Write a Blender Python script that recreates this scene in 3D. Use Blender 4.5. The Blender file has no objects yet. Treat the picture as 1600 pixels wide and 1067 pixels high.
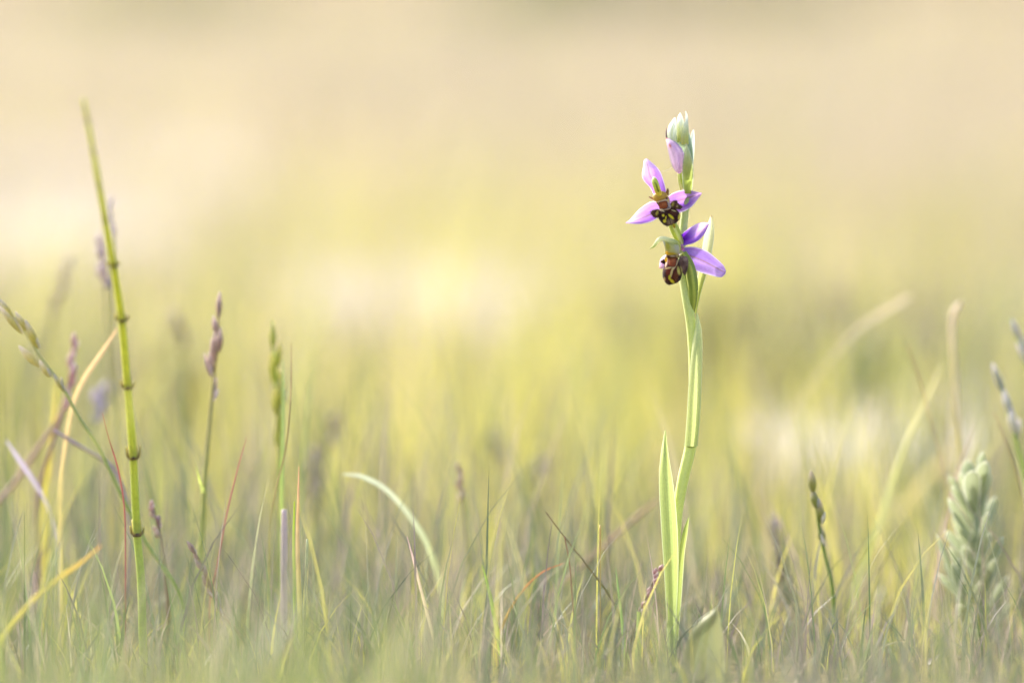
import bpy, math, random
import numpy as np
from mathutils import Vector

random.seed(7)
RNG = np.random.default_rng(11)
scene = bpy.context.scene
COL = scene.collection

# ------------------------------------------------------------------ camera, sky, sun, exposure
CAM_D, LENS, SENSOR, PITCH = 2.0, 180.0, 36.0, math.radians(4.0)
CAM_H = 0.130 + CAM_D * math.tan(PITCH)
cam_data = bpy.data.cameras.new('camera')
cam = bpy.data.objects.new('camera', cam_data)
COL.objects.link(cam)
cam.location = (0, -CAM_D, CAM_H)
cam.rotation_euler = (math.radians(90) - PITCH, 0, 0)
cam_data.lens, cam_data.sensor_width = LENS, SENSOR
cam_data.clip_start, cam_data.clip_end = 0.02, 2000
cam_data.dof.use_dof = True
cam_data.dof.focus_distance = CAM_D / math.cos(PITCH)
cam_data.dof.aperture_fstop = 2.8
cam_data.dof.aperture_blades = 0
scene.camera = cam

SUN_EL, SUN_AZ = math.radians(36), math.radians(-48)      # azimuth from +Y, negative towards -X
sun_dir = Vector((math.sin(SUN_AZ) * math.cos(SUN_EL), math.cos(SUN_AZ) * math.cos(SUN_EL), math.sin(SUN_EL)))
world = bpy.data.worlds.new('World')
scene.world = world
world.use_nodes = True
wn = world.node_tree.nodes
sky = wn.new('ShaderNodeTexSky')
sky.sky_type = 'NISHITA'
sky.sun_disc = False
sky.sun_elevation = SUN_EL
sky.sun_rotation = SUN_AZ
sky.dust_density = 4.0
sky.air_density = 0.8
wn['Background'].inputs['Strength'].default_value = 0.15
world.node_tree.links.new(sky.outputs[0], wn['Background'].inputs['Color'])
sl = bpy.data.lights.new('sun', 'SUN')
sl.energy, sl.angle, sl.color = 2.7, math.radians(0.5), (1.0, 0.955, 0.90)
sun = bpy.data.objects.new('sun', sl)
sun.rotation_euler = (-sun_dir).to_track_quat('-Z', 'Y').to_euler()
sun.location = sun_dir * 10
COL.objects.link(sun)
vs = scene.view_settings
vs.view_transform, vs.look, vs.gamma, vs.use_curve_mapping = 'Standard', 'None', 1.0, False
vs.exposure = 1.56
scene.cycles.max_bounces = 8
scene.cycles.transmission_bounces = 6
scene.cycles.diffuse_bounces = 5
scene.cycles.sample_clamp_indirect = 4
scene.cycles.sample_clamp_direct = 12

# ------------------------------------------------------------------ helpers
PXW = 1600.0
def P(px, py, dmm=0.0):
    """photo pixel -> world point on the upright plane dmm millimetres in front of the orchid"""
    f = LENS / SENSOR * PXW
    x, y = (px - 800) / f, -(py - 533.5) / f
    c, s = math.cos(PITCH), math.sin(PITCH)
    d = Vector((x, c + y * s, -s + y * c))
    t = (CAM_D - dmm / 1000.0) / d.y
    return Vector((0, -CAM_D, CAM_H)) + d * t
MM = 0.00025          # metres per photo pixel at the orchid
def pxm(dmm): return MM * (CAM_D - dmm / 1000.0) / CAM_D

def lin(c):
    return tuple(((v / 255.0) / 12.92 if v <= 10 else ((v / 255.0 + 0.055) / 1.055) ** 2.4) for v in c)
def mixc(a, b, t):
    t = min(1.0, max(0.0, t))
    return tuple(a[i] * (1 - t) + b[i] * t for i in range(3))
def sstep(a, b, x):
    t = min(1.0, max(0.0, (x - a) / (b - a)))
    return t * t * (3 - 2 * t)

def plant_mat(name, trans=0.4, rough=0.5, spec=0.3, sheen=0.0, noise=0.12, nscale=900.0, bump=0.0):
    m = bpy.data.materials.new(name)
    m.use_nodes = True
    nt = m.node_tree
    n, l = nt.nodes, nt.links
    pr = n['Principled BSDF']
    at = n.new('ShaderNodeAttribute'); at.attribute_name = 'Col'
    tc = n.new('ShaderNodeTexCoord')
    nz = n.new('ShaderNodeTexNoise'); nz.inputs['Scale'].default_value = nscale; nz.inputs['Detail'].default_value = 3
    l.new(tc.outputs['Object'], nz.inputs['Vector'])
    mr = n.new('ShaderNodeMapRange')
    mr.inputs['From Min'].default_value, mr.inputs['From Max'].default_value = 0.25, 0.75
    mr.inputs['To Min'].default_value, mr.inputs['To Max'].default_value = 1 - noise, 1 + noise
    l.new(nz.outputs[0], mr.inputs[0])
    vm = n.new('ShaderNodeVectorMath'); vm.operation = 'SCALE'
    l.new(at.outputs['Color'], vm.inputs[0]); l.new(mr.outputs[0], vm.inputs['Scale'])
    l.new(vm.outputs[0], pr.inputs['Base Color'])
    pr.inputs['Roughness'].default_value = rough
    pr.inputs['Specular IOR Level'].default_value = spec
    if sheen:
        pr.inputs['Sheen Weight'].default_value = sheen
        pr.inputs['Sheen Roughness'].default_value = 0.4
    if bump:
        b = n.new('ShaderNodeBump'); b.inputs['Strength'].default_value = bump; b.inputs['Distance'].default_value = 0.0005
        l.new(nz.outputs[0], b.inputs['Height']); l.new(b.outputs[0], pr.inputs['Normal'])
    if trans > 0:
        tr = n.new('ShaderNodeBsdfTranslucent'); mx = n.new('ShaderNodeMixShader')
        l.new(vm.outputs[0], tr.inputs['Color'])
        mx.inputs[0].default_value = trans
        l.new(pr.outputs[0], mx.inputs[1]); l.new(tr.outputs[0], mx.inputs[2])
        l.new(mx.outputs[0], n['Material Output'].inputs['Surface'])
    return m

M_PETAL = plant_mat('petal', 0.45, 0.6, 0.2, 0.25, 0.10, 1500)
M_LEAF = plant_mat('orchid_leaf', 0.42, 0.42, 0.4, 0.15, 0.08, 1200)
M_STEM = plant_mat('orchid_stem', 0.30, 0.40, 0.4, 0.25, 0.08, 1300)
M_LIP = plant_mat('lip_velvet', 0.0, 0.7, 0.12, 0.15, 0.30, 3000, 0.5)
M_COLUMN = plant_mat('column', 0.5, 0.35, 0.5, 0.1, 0.06, 1500)
M_GRASS = plant_mat('grass', 0.48, 0.42, 0.45, 0.0, 0.10, 300)
M_STALK = plant_mat('stalk', 0.30, 0.45, 0.4, 0.1, 0.14, 700)
M_SPIKELET = plant_mat('spikelet', 0.5, 0.38, 0.5, 0.2, 0.16, 900)
M_GREY = plant_mat('felted_leaf', 0.30, 0.6, 0.3, 0.5, 0.08, 900)

def new_obj(name, verts, faces, cols, mat, parent=None, smooth=True):
    me = bpy.data.meshes.new(name)
    me.from_pydata([tuple(v) for v in verts], [], faces)
    a = me.color_attributes.new('Col', 'FLOAT_COLOR', 'POINT')
    flat = np.ones((len(verts), 4), dtype=np.float32)
    flat[:, :3] = np.asarray(cols, dtype=np.float32)
    a.data.foreach_set('color', flat.ravel())
    if smooth:
        me.polygons.foreach_set('use_smooth', np.ones(len(me.polygons), dtype=bool))
    me.materials.append(mat)
    me.update()
    o = bpy.data.objects.new(name, me)
    COL.objects.link(o)
    if parent is not None:
        o.parent = parent
        o.matrix_parent_inverse = parent.matrix_basis.inverted()
    return o
def tag(o, label, cat, group=None, kind=None):
    o['label'] = label
    o['category'] = cat
    if group: o['group'] = group
    if kind: o['kind'] = kind
    return o
def thing(name, label, cat, loc, group=None):
    e = bpy.data.objects.new(name, None)
    COL.objects.link(e)
    e.empty_display_size = 0.01
    e.location = loc
    e = tag(e, label, cat, group, 'thing')
    return e

def spline(pts, n):
    """Catmull-Rom through pts (tuples of any length), n samples evenly by chord"""
    p = np.asarray(pts, dtype=float)
    if len(p) == 2:
        t = np.linspace(0, 1, n)[:, None]
        return p[0] * (1 - t) + p[1] * t
    k = np.concatenate([[0], np.cumsum(np.maximum(1e-9, np.linalg.norm(np.diff(p[:, :2], axis=0), axis=1)))])
    m = np.zeros_like(p)
    m[1:-1] = (p[2:] - p[:-2]) / (k[2:] - k[:-2])[:, None]
    m[0] = (p[1] - p[0]) / (k[1] - k[0]); m[-1] = (p[-1] - p[-2]) / (k[-1] - k[-2])
    s = np.linspace(0, k[-1], n)
    i = np.clip(np.searchsorted(k, s, side='right') - 1, 0, len(p) - 2)
    h = (k[i + 1] - k[i]); t = ((s - k[i]) / h)[:, None]; h = h[:, None]
    return ((2 * t**3 - 3 * t**2 + 1) * p[i] + (t**3 - 2 * t**2 + t) * h * m[i]
            + (-2 * t**3 + 3 * t**2) * p[i + 1] + (t**3 - t**2) * h * m[i + 1])

def grid_faces(nu, nv, off=0, wrap=False):
    f = []
    for i in range(nu - 1):
        for j in range(nv if wrap else nv - 1):
            j2 = (j + 1) % nv
            f.append((off + i * nv + j, off + i * nv + j2, off + (i + 1) * nv + j2, off + (i + 1) * nv + j))
    return f

def sheet(name, left, right, colf, mat, parent, cup=0.0, nu=28, nv=17, ripple=0.0, wave=0.0):
    """leaf or petal between two traced edges (px, py, mm towards camera), base to tip; cup in mm"""
    L, R = spline(left, nu), spline(right, nu)
    verts, cols = [], []
    ph = random.uniform(0, 6.28)
    for i in range(nu):
        u = i / (nu - 1)
        w = math.hypot(L[i][0] - R[i][0], L[i][1] - R[i][1])
        for j in range(nv):
            v = j / (nv - 1)
            q = L[i] * (1 - v) + R[i] * v
            d = q[2] + cup * 4 * v * (1 - v) * min(1, w / 12) \
                + ripple * math.sin(v * 9 + u * 5 + ph) * math.sin(math.pi * u) + wave * math.sin(u * 7 + ph) * (abs(v - .5) * 2)
            verts.append(P(q[0], q[1], d)); cols.append(colf(u, v))
    return new_obj(name, verts, grid_faces(nu, nv), cols, mat, parent)

def tube_data(pts, n=40, seg=12, world=False, flat=1.0):
    """pts: (px, py, mm, radius_px) -> verts, faces with end caps, u per vert, angle per vert"""
    S = spline(pts, n)
    C = [Vector(s[:3]) if world else P(s[0], s[1], s[2]) for s in S]
    verts, us, an = [], [], []
    for i in range(n):
        t = (C[min(i + 1, n - 1)] - C[max(i - 1, 0)]).normalized()
        side = t.cross(Vector((0, 1, 0)))
        if side.length < 1e-6: side = Vector((1, 0, 0))
        side.normalize()
        fr = t.cross(side).normalized()
        r = max(1e-6, S[i][3] * (1.0 if world else pxm(S[i][2])))
        for j in range(seg):
            a = 2 * math.pi * j / seg
            verts.append(C[i] + side * (math.cos(a) * r) + fr * (math.sin(a) * r * flat))
            us.append(i / (n - 1)); an.append(a)
    f = grid_faces(n, seg, 0, True)
    f.append(tuple(range(seg - 1, -1, -1)))
    f.append(tuple((n - 1) * seg + j for j in range(seg)))
    return verts, f, us, an
def tube(name, pts, colf, mat, parent=None, n=40, seg=12, flat=1.0):
    v, f, us, an = tube_data(pts, n, seg, False, flat)
    return new_obj(name, v, f, [colf(u, a) for u, a in zip(us, an)], mat, parent)

def ribbon(name, pts, colf, mat, parent=None, n=28, fold=0.35, twist=0.0, face=0.0):
    """folded grass blade along (px, py, mm, width_px); five verts across with a keel"""
    S = spline(pts, n)
    C = [P(s[0], s[1], s[2]) for s in S]
    verts, cols = [], []
    for i in range(n):
        t = (C[min(i + 1, n - 1)] - C[max(i - 1, 0)]).normalized()
        side = t.cross(Vector((0, 1, 0))).normalized()
        fr = t.cross(side).normalized()
        u = i / (n - 1)
        a = face + twist * u
        s2 = side * math.cos(a) + fr * math.sin(a)
        f2 = fr * math.cos(a) - side * math.sin(a)
        w = S[i][3] * pxm(S[i][2]) * 0.5
        for j in range(5):
            v = (j - 2) / 2
            verts.append(C[i] + s2 * (v * w) + f2 * (abs(v) * w * fold)); cols.append(colf(u, v))
    return new_obj(name, verts, grid_faces(n, 5), cols, mat, parent)

def blob_data(center, axis, length, width, depth=None, n=10, seg=8, tip=0.9, belly=0.42):
    """teardrop (spikelet) starting at center, along axis; closed"""
    axis = axis.normalized()
    side = axis.cross(Vector((0, 1, 0)))
    if side.length < 1e-5: side = Vector((1, 0, 0))
    side.normalize(); fr = axis.cross(side).normalized()
    depth = depth or width * 0.8
    verts, us = [], []
    for i in range(n):
        u = i / (n - 1)
        w = (u / belly) ** 0.6 if u < belly else (1 - ((u - belly) / (1 - belly)) ** 1.6 * tip)
        w = max(0.04, min(1, w))
        if i == n - 1: w = 0.03
        for j in range(seg):
            a = 2 * math.pi * j / seg
            verts.append(center + axis * (u * length) + side * (math.cos(a) * width * .5 * w) + fr * (math.sin(a) * depth * .5 * w))
            us.append(u)
    f = grid_faces(n, seg, 0, True) + [tuple(range(seg - 1, -1, -1)), tuple((n - 1) * seg + j for j in range(seg))]
    return verts, f, us
def spikelet(parent, px, py, dmm, dx, dy, length, width, c0, c1, name='spikelet', dd=0.0, awn=0.0):
    """spikelet from (px,py) towards (dx,dy) in pixels"""
    a = P(px, py, dmm); L = math.hypot(dx, dy)
    b = P(px + dx / L * length, py + dy / L * length, dmm + dd)
    v, f, us = blob_data(a, b - a, (b - a).length, width * pxm(dmm))
    return new_obj(name, v, f, [mixc(c0, c1, sstep(.35, 1, u)) for u in us], M_SPIKELET, parent)

def foot(pts, w=None, drift=0.0):
    """continue a traced stalk down into the soil below its last pixel"""
    l = pts[-1]
    p = P(l[0], l[1], l[2])
    ppm = 1 / pxm(l[2])
    out = list(pts)
    k = max(1, int(p.z / 0.03) + 1)
    for i in range(1, k + 1):
        out.append((l[0] + drift * i / k, l[1] + (p.z + 0.006) * ppm * i / k, l[2], l[3] if w is None else w))
    return out

# ------------------------------------------------------------------ ground and meadow turf
def noise2(x, y, s, seed):
    """smooth value noise, numpy arrays"""
    r = np.random.default_rng(seed); g = r.random((64, 64))
    X, Y = x * s + 17.3, y * s + 9.1
    ix, iy = np.floor(X).astype(int), np.floor(Y).astype(int)
    fx, fy = X - ix, Y - iy
    fx, fy = fx * fx * (3 - 2 * fx), fy * fy * (3 - 2 * fy)
    g00, g10 = g[ix % 64, iy % 64], g[(ix + 1) % 64, iy % 64]
    g01, g11 = g[ix % 64, (iy + 1) % 64], g[(ix + 1) % 64, (iy + 1) % 64]
    return (g00 * (1 - fx) + g10 * fx) * (1 - fy) + (g01 * (1 - fx) + g11 * fx) * fy

gm = bpy.data.materials.new('soil')
gm.use_nodes = True
n, l = gm.node_tree.nodes, gm.node_tree.links
tc = n.new('ShaderNodeTexCoord'); nz = n.new('ShaderNodeTexNoise'); nz.inputs['Scale'].default_value = 3.0; nz.inputs['Detail'].default_value = 8
cr = n.new('ShaderNodeValToRGB')
cr.color_ramp.elements[0].color = (*lin((92, 84, 48)), 1); cr.color_ramp.elements[0].position = 0.35
cr.color_ramp.elements[1].color = (*lin((158, 140, 88)), 1); cr.color_ramp.elements[1].position = 0.68
l.new(tc.outputs['Object'], nz.inputs['Vector']); l.new(nz.outputs[0], cr.inputs[0])
l.new(cr.outputs[0], n['Principled BSDF'].inputs['Base Color'])
n['Principled BSDF'].inputs['Roughness'].default_value = 0.95
nb = n.new('ShaderNodeTexNoise'); nb.inputs['Scale'].default_value = 120; nb.inputs['Detail'].default_value = 6
bp = n.new('ShaderNodeBump'); bp.inputs['Distance'].default_value = 0.01
l.new(tc.outputs['Object'], nb.inputs['Vector']); l.new(nb.outputs[0], bp.inputs['Height']); l.new(bp.outputs[0], n['Principled BSDF'].inputs['Normal'])
gv, gn = [], 61
for i in range(gn):
    for j in range(gn):
        a, b = (i / (gn - 1)) * 2 - 1, (j / (gn - 1)) * 2 - 1
        x, y = math.copysign(abs(a) ** 3 * 600, a), math.copysign(abs(b) ** 3 * 600, b)
        r = math.hypot(x, y)
        gv.append((x, y, 0.0 if r < 30 else 2.0 * sstep(30, 400, r) * math.sin(x * .02 + 1) * math.cos(y * .017)))
me = bpy.data.meshes.new('ground')
me.from_pydata(gv, [], grid_faces(gn, gn)); me.materials.append(gm)
ground = bpy.data.objects.new('ground', me); COL.objects.link(ground)
ground['kind'] = 'structure'; ground['label'] = 'dry brown meadow soil under the grass'; ground['category'] = 'ground'

def blades_obj(name, x, y, h, w, lean, laz, col, tipcol, parent=None, S=4, bend=1.0):
    """one mesh of many curved blades; col / tipcol are (N,3)"""
    N = len(x)
    waz = RNG.uniform(0, math.pi, N)
    sx, sy = np.cos(waz), np.sin(waz)
    nv = 2 * S + 1
    V = np.zeros((N, nv, 3), np.float32); C = np.ones((N, nv, 4), np.float32)
    for k in range(S + 1):
        t = k / S
        z = h * t * (1 - 0.25 * lean * t)
        r = h * lean * (t ** (1 + bend)) * 0.9
        cx, cy = x + np.cos(laz) * r, y + np.sin(laz) * r
        ww = w * (1 - t ** 2.2) * 0.5 if k < S else w * 0
        c = col * (1 - t ** 1.5) + tipcol * (t ** 1.5)
        if k < S:
            V[:, 2 * k, 0], V[:, 2 * k, 1], V[:, 2 * k, 2] = cx - sx * ww, cy - sy * ww, z - 0.004
            V[:, 2 * k + 1, 0], V[:, 2 * k + 1, 1], V[:, 2 * k + 1, 2] = cx + sx * ww, cy + sy * ww, z - 0.004
            C[:, 2 * k, :3] = c; C[:, 2 * k + 1, :3] = c
        else:
            V[:, 2 * k, 0], V[:, 2 * k, 1], V[:, 2 * k, 2] = cx, cy, z - 0.004
            C[:, 2 * k, :3] = c
    base = (np.arange(N) * nv)[:, None]
    quads = np.concatenate([base + np.array([2 * k, 2 * k + 1, 2 * k + 3, 2 * k + 2])[None] for k in range(S - 1)], axis=0)
    tris = base + np.array([2 * S - 2, 2 * S - 1, 2 * S])[None]
    nq, ntr = len(quads), len(tris)
    me = bpy.data.meshes.new(name)
    me.vertices.add(N * nv); me.vertices.foreach_set('co', V.ravel())
    me.loops.add(nq * 4 + ntr * 3)
    me.loops.foreach_set('vertex_index', np.concatenate([quads.ravel(), tris.ravel()]).astype(np.int32))
    me.polygons.add(nq + ntr)
    me.polygons.foreach_set('loop_start', np.concatenate([np.arange(nq) * 4, nq * 4 + np.arange(ntr) * 3]).astype(np.int32))
    me.polygons.foreach_set('use_smooth', np.ones(nq + ntr, dtype=bool))
    a = me.color_attributes.new('Col', 'FLOAT_COLOR', 'POINT')
    a.data.foreach_set('color', C.ravel())
    me.materials.append(M_GRASS)
    me.update(calc_edges=True)
    o = bpy.data.objects.new(name, me); COL.objects.link(o)
    if parent: o.parent = parent
    return o

GREEN = np.array([lin(c) for c in [(114, 132, 78), (126, 142, 82), (104, 124, 84), (138, 150, 94), (116, 130, 104)]])
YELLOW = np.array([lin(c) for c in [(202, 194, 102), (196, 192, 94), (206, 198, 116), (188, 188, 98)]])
STRAW = np.array([lin(c) for c in [(186, 174, 152), (178, 166, 142), (190, 182, 164), (174, 160, 142)]])
PINK = np.array([lin(c) for c in [(170, 148, 140), (178, 158, 154), (164, 146, 140), (150, 128, 126)]])
COOL_SHADE = np.array([lin(c) for c in [(92, 112, 72), (106, 124, 78), (88, 106, 84), (118, 130, 92), (124, 114, 110), (136, 124, 118), (112, 116, 108)]])  # darker, cooler tones that paint shade into the grass near the orchid
def pick(pal, n): return pal[RNG.integers(0, len(pal), n)]

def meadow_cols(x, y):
    """vegetation colour by place, sun glow and near shade painted in: mixes of green, yellow-green, straw and pinkish seed grass"""
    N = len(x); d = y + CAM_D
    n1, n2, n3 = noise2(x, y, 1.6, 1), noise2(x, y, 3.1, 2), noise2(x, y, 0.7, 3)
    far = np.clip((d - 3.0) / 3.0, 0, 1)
    near = np.clip((2.62 - d) / 0.4, 0, 1) * (1 - .75 * np.exp(-((x - .155) / .035) ** 2) * (d > 2.02))  # painted near shade, thinned along one strip to look sunlit
    glow = np.exp(-((x + .03) / .24) ** 2)                  # sunlit glow behind the orchid, painted as yellower grass
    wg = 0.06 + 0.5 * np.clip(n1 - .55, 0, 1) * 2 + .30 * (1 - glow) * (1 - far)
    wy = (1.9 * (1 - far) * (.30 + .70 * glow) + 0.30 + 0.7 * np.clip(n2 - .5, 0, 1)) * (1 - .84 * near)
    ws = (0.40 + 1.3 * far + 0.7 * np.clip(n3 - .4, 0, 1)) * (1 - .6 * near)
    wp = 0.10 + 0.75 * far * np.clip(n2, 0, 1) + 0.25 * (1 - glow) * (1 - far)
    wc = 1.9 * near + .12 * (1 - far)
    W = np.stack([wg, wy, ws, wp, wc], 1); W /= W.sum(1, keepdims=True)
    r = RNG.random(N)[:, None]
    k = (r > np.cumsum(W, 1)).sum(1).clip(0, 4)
    pals = [pick(GREEN, N), pick(YELLOW, N), pick(STRAW, N), pick(PINK, N), pick(COOL_SHADE, N)]
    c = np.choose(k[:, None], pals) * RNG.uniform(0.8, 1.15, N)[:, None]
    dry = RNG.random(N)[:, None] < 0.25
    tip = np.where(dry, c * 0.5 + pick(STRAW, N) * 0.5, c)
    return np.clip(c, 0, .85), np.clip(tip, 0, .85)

def scatter(d0, d1, dens, margin):
    """uniform points in the view wedge between distances d0 and d1 from the camera"""
    W = 2 * (0.1 * d1 + margin)
    n = int(dens * W * (d1 - d0))
    x = RNG.uniform(-W / 2, W / 2, n); d = RNG.uniform(d0, d1, n)
    k = np.abs(x) < 0.1 * d + margin
    return x[k], d[k] - CAM_D

# near turf round the orchid
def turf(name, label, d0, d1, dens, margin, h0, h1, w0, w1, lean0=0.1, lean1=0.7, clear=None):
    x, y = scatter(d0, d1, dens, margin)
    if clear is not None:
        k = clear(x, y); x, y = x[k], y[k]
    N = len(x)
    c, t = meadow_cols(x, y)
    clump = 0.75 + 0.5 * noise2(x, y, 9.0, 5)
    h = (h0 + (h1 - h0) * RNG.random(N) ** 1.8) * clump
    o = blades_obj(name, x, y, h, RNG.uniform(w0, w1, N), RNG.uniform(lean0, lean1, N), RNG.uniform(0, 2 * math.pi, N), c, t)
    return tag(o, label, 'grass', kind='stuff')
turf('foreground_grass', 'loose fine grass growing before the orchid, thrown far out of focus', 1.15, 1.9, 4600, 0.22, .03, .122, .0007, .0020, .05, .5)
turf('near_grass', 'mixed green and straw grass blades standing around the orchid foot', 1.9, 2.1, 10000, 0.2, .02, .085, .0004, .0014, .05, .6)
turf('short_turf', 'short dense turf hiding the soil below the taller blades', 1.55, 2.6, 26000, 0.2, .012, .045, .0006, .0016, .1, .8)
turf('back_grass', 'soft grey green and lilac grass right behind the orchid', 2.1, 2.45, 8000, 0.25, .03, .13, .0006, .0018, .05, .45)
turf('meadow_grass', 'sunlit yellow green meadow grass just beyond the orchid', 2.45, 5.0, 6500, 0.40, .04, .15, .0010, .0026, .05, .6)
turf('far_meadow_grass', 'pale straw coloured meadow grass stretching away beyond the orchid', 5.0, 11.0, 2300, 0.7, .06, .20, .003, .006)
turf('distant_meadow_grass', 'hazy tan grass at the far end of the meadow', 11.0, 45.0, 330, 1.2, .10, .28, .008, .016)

def tussock(name, label, px, py, d, radius, n, h0, h1, w, pal):
    """a clump of one kind of grass whose top shows at (px, py) at distance d from the camera"""
    tn = math.tan(PITCH + math.atan((py - 533.5) / (LENS / SENSOR * PXW)))
    dd = (CAM_H - d) / tn                                   # d is the clump's height
    p = P(px, py, (CAM_D - dd) * 1000)
    radius *= dd / 4; w *= dd / 4
    r = radius * np.sqrt(RNG.random(n)); a = RNG.uniform(0, 2 * math.pi, n)
    x, y = p.x + r * np.cos(a), p.y + r * np.sin(a)
    top = p.z
    pal = np.array([lin(c) for c in pal])
    c = pick(pal, n) * RNG.uniform(.85, 1.1, n)[:, None]
    o = blades_obj(name, x, y, RNG.uniform(.55, 1.15, n) * top, RNG.uniform(w * .6, w, n), RNG.uniform(.1, .75, n), a + RNG.normal(0, .6, n), np.clip(c, 0, .85), np.clip(c, 0, .85))
    return tag(o, label, 'tussock', None, 'thing')
BLEACH = [(220, 210, 206), (212, 202, 200), (224, 216, 212), (204, 192, 194)]
PALEST = [(232, 224, 222), (226, 216, 218)]
GLINT = [(236, 230, 228), (226, 220, 226)]  # near-white blade tones put the glints into the colour
OLIVED = [(96, 104, 62), (112, 116, 72), (104, 100, 76), (122, 112, 92)]
tussock('bleached_tussock', 'pale bleached grass tussock far off behind the horsetail top', 150, 215, .11, .11, 800, .2, .3, .006, PALEST)
tussock('bleached_tussock', 'larger pale tussock low behind the slanting grass head', 10, 300, .10, .13, 1000, .2, .3, .006, PALEST)
tussock('bleached_tussock', 'cream tussock alone in the yellow meadow between seed heads and orchid', 640, 370, .10, .09, 380, .2, .3, .005, BLEACH)
tussock('dark_tussock', 'dark olive tussock in the meadow just past the orchid stem', 1240, 425, .095, .13, 1300, .2, .3, .005, OLIVED)
tussock('dark_tussock', 'second dark olive tussock in the meadow beyond the tall yellow stem', 1390, 500, .075, .05, 500, .2, .3, .005, [(104, 118, 62), (120, 128, 70)])
tussock('dark_tussock', 'dull green tussock low behind the slanting grass', 60, 480, .085, .10, 800, .2, .3, .005, [(128, 132, 84), (140, 138, 96)])
tussock('bleached_tussock', 'silvery glinting dry tuft beyond the orchid, low in the grass', 1300, 600, .06, .05, 150, .2, .3, .005, GLINT)
tussock('bleached_tussock', 'small cream glinting tuft beside the tall yellow stem', 1465, 570, .07, .025, 50, .2, .3, .005, GLINT)
tussock('dark_tussock', 'brown tussock behind the purplish and green seed heads', 300, 470, .09, .05, 260, .2, .3, .004, [(128, 112, 84), (140, 128, 90)])
FRESH = [(124, 138, 78), (138, 148, 84), (150, 154, 98)]
tussock('grass_tuft', 'blurred yellow green tuft before the foot of the horsetail', 130, 850, .10, .26, 210, .2, .3, .006, FRESH)
tussock('grass_tuft', 'blurred tuft before the slanting grass, beside the orange tipped blade', 0, 800, .11, .24, 160, .2, .3, .006, FRESH)
tussock('grass_tuft', 'low blurred tuft before the open grass between seed heads and orchid', 650, 960, .085, .22, 150, .2, .3, .005, FRESH)
tussock('grass_tuft', 'low blurred greyish tuft before the orchid foot', 1140, 980, .082, .22, 130, .2, .3, .005, [(116, 128, 90), (130, 140, 100)])
tussock('grass_tuft', 'low blurred tuft before the grey felted plant', 1540, 960, .085, .22, 150, .2, .3, .005, [(116, 128, 94), (130, 140, 104)])
tussock('bleached_tussock', 'tiny bright tuft between the dark olive tussocks', 1308, 450, .09, .018, 40, .2, .3, .006, GLINT)

# ------------------------------------------------------------------ the bee orchid
orchid = thing('bee_orchid', 'bee orchid with two purple flowers, dark furry lips and pale buds on top', 'orchid', P(1048, 1058, 0) * 1.0)
G_STEM, G_PALE, G_DEEP, G_BLUE = lin((208, 218, 118)), lin((232, 236, 180)), lin((140, 160, 80)), lin((164, 184, 146))
G_WHITE = lin((224, 230, 196))
def stem_col(u, a):
    s = 0.5 + 0.5 * math.sin(a * 5)
    return mixc(mixc(G_STEM, G_PALE, .25 + .25 * s), G_BLUE, .5 * sstep(.62, .8, u) * (1 - sstep(.9, 1, u)))
tube('stem', [(1050, 1075, 0, 9), (1049, 980, 0, 8.5), (1053, 880, 0, 8), (1059, 800, 0, 8), (1067, 750, 0, 9), (1079, 696, 0, 9.2),
              (1084, 640, 0, 9), (1084, 570, 0, 8.2), (1080, 510, 0, 7.8), (1073, 462, 0, 8.2), (1067, 425, -2, 7.6),
              (1065, 385, -3, 6.6), (1069, 345, -3, 6.0), (1073, 310, -2, 5.8), (1074, 270, -2, 5.2), (1068, 230, -1, 4.2), (1064, 200, -1, 2.5)],
     stem_col, M_STEM, orchid, n=110, seg=20)
def leafcol(c0, c1, edge, veins=9, tipc=None):
    def f(u, v):
        s = 0.5 + 0.5 * math.cos(v * veins * 2 * math.pi)
        c = mixc(c0, c1, .30 * s + .45 * u)
        c = mixc(c, edge, .75 * sstep(.84, 1, abs(v - .5) * 2))  # pale edge paints rim light onto the leaf
        if tipc is not None: c = mixc(c, tipc, sstep(.93, 1, u))
        return c
    return f
# sheathing stem leaves
sheet('leaf', [(1048, 1066, 2), (1042, 980, 3), (1038, 900, 4), (1033, 826, 4), (1029.5, 748, 3), (1033, 705, 2), (1038.5, 672, 0)],
      [(1054, 1066, 2), (1057, 960, 4), (1060, 880, 5), (1058, 815, 5), (1053, 762, 4), (1045, 712, 2), (1040, 672, 0)],
      leafcol(lin((166, 186, 104)), lin((208, 216, 136)), G_WHITE, 7), M_LEAF, orchid, cup=2.5, nu=50, nv=29)
sheet('sheath', [(1069.5, 697, 2.2), (1073, 650, 2.4), (1076, 600, 2.6), (1081, 545, 2.5), (1086, 510, 1.5), (1088, 489, 0.5)],
      [(1089.5, 698, 2), (1094, 650, 2), (1096, 600, 2), (1097.5, 550, 1.5), (1096, 515, 1), (1089.5, 489, 0.3)],
      leafcol(lin((204, 214, 130)), lin((230, 232, 176)), G_WHITE, 6), M_LEAF, orchid, cup=2.0, nu=44, nv=25)
tube('node_ring', [(1068, 694.5, 0, 1.0), (1079.5, 698.5, 2.6, 1.2), (1090.5, 695, 0, 1.0)], lambda u, a: lin((150, 164, 80)), M_STEM, orchid, n=14, seg=8)
sheet('leaf', [(1048, 1000, -3), (1053, 920, -2), (1060, 862, -1), (1068, 826, 0), (1075.4, 808, 0)], [(1060, 1000, -3), (1066, 920, -2), (1070, 862, -1), (1075, 828, 0), (1076.8, 808, 0)],
      leafcol(lin((150, 168, 86)), lin((196, 206, 112)), G_WHITE, 3), M_LEAF, orchid, cup=1.0, nu=20, nv=11)
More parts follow.
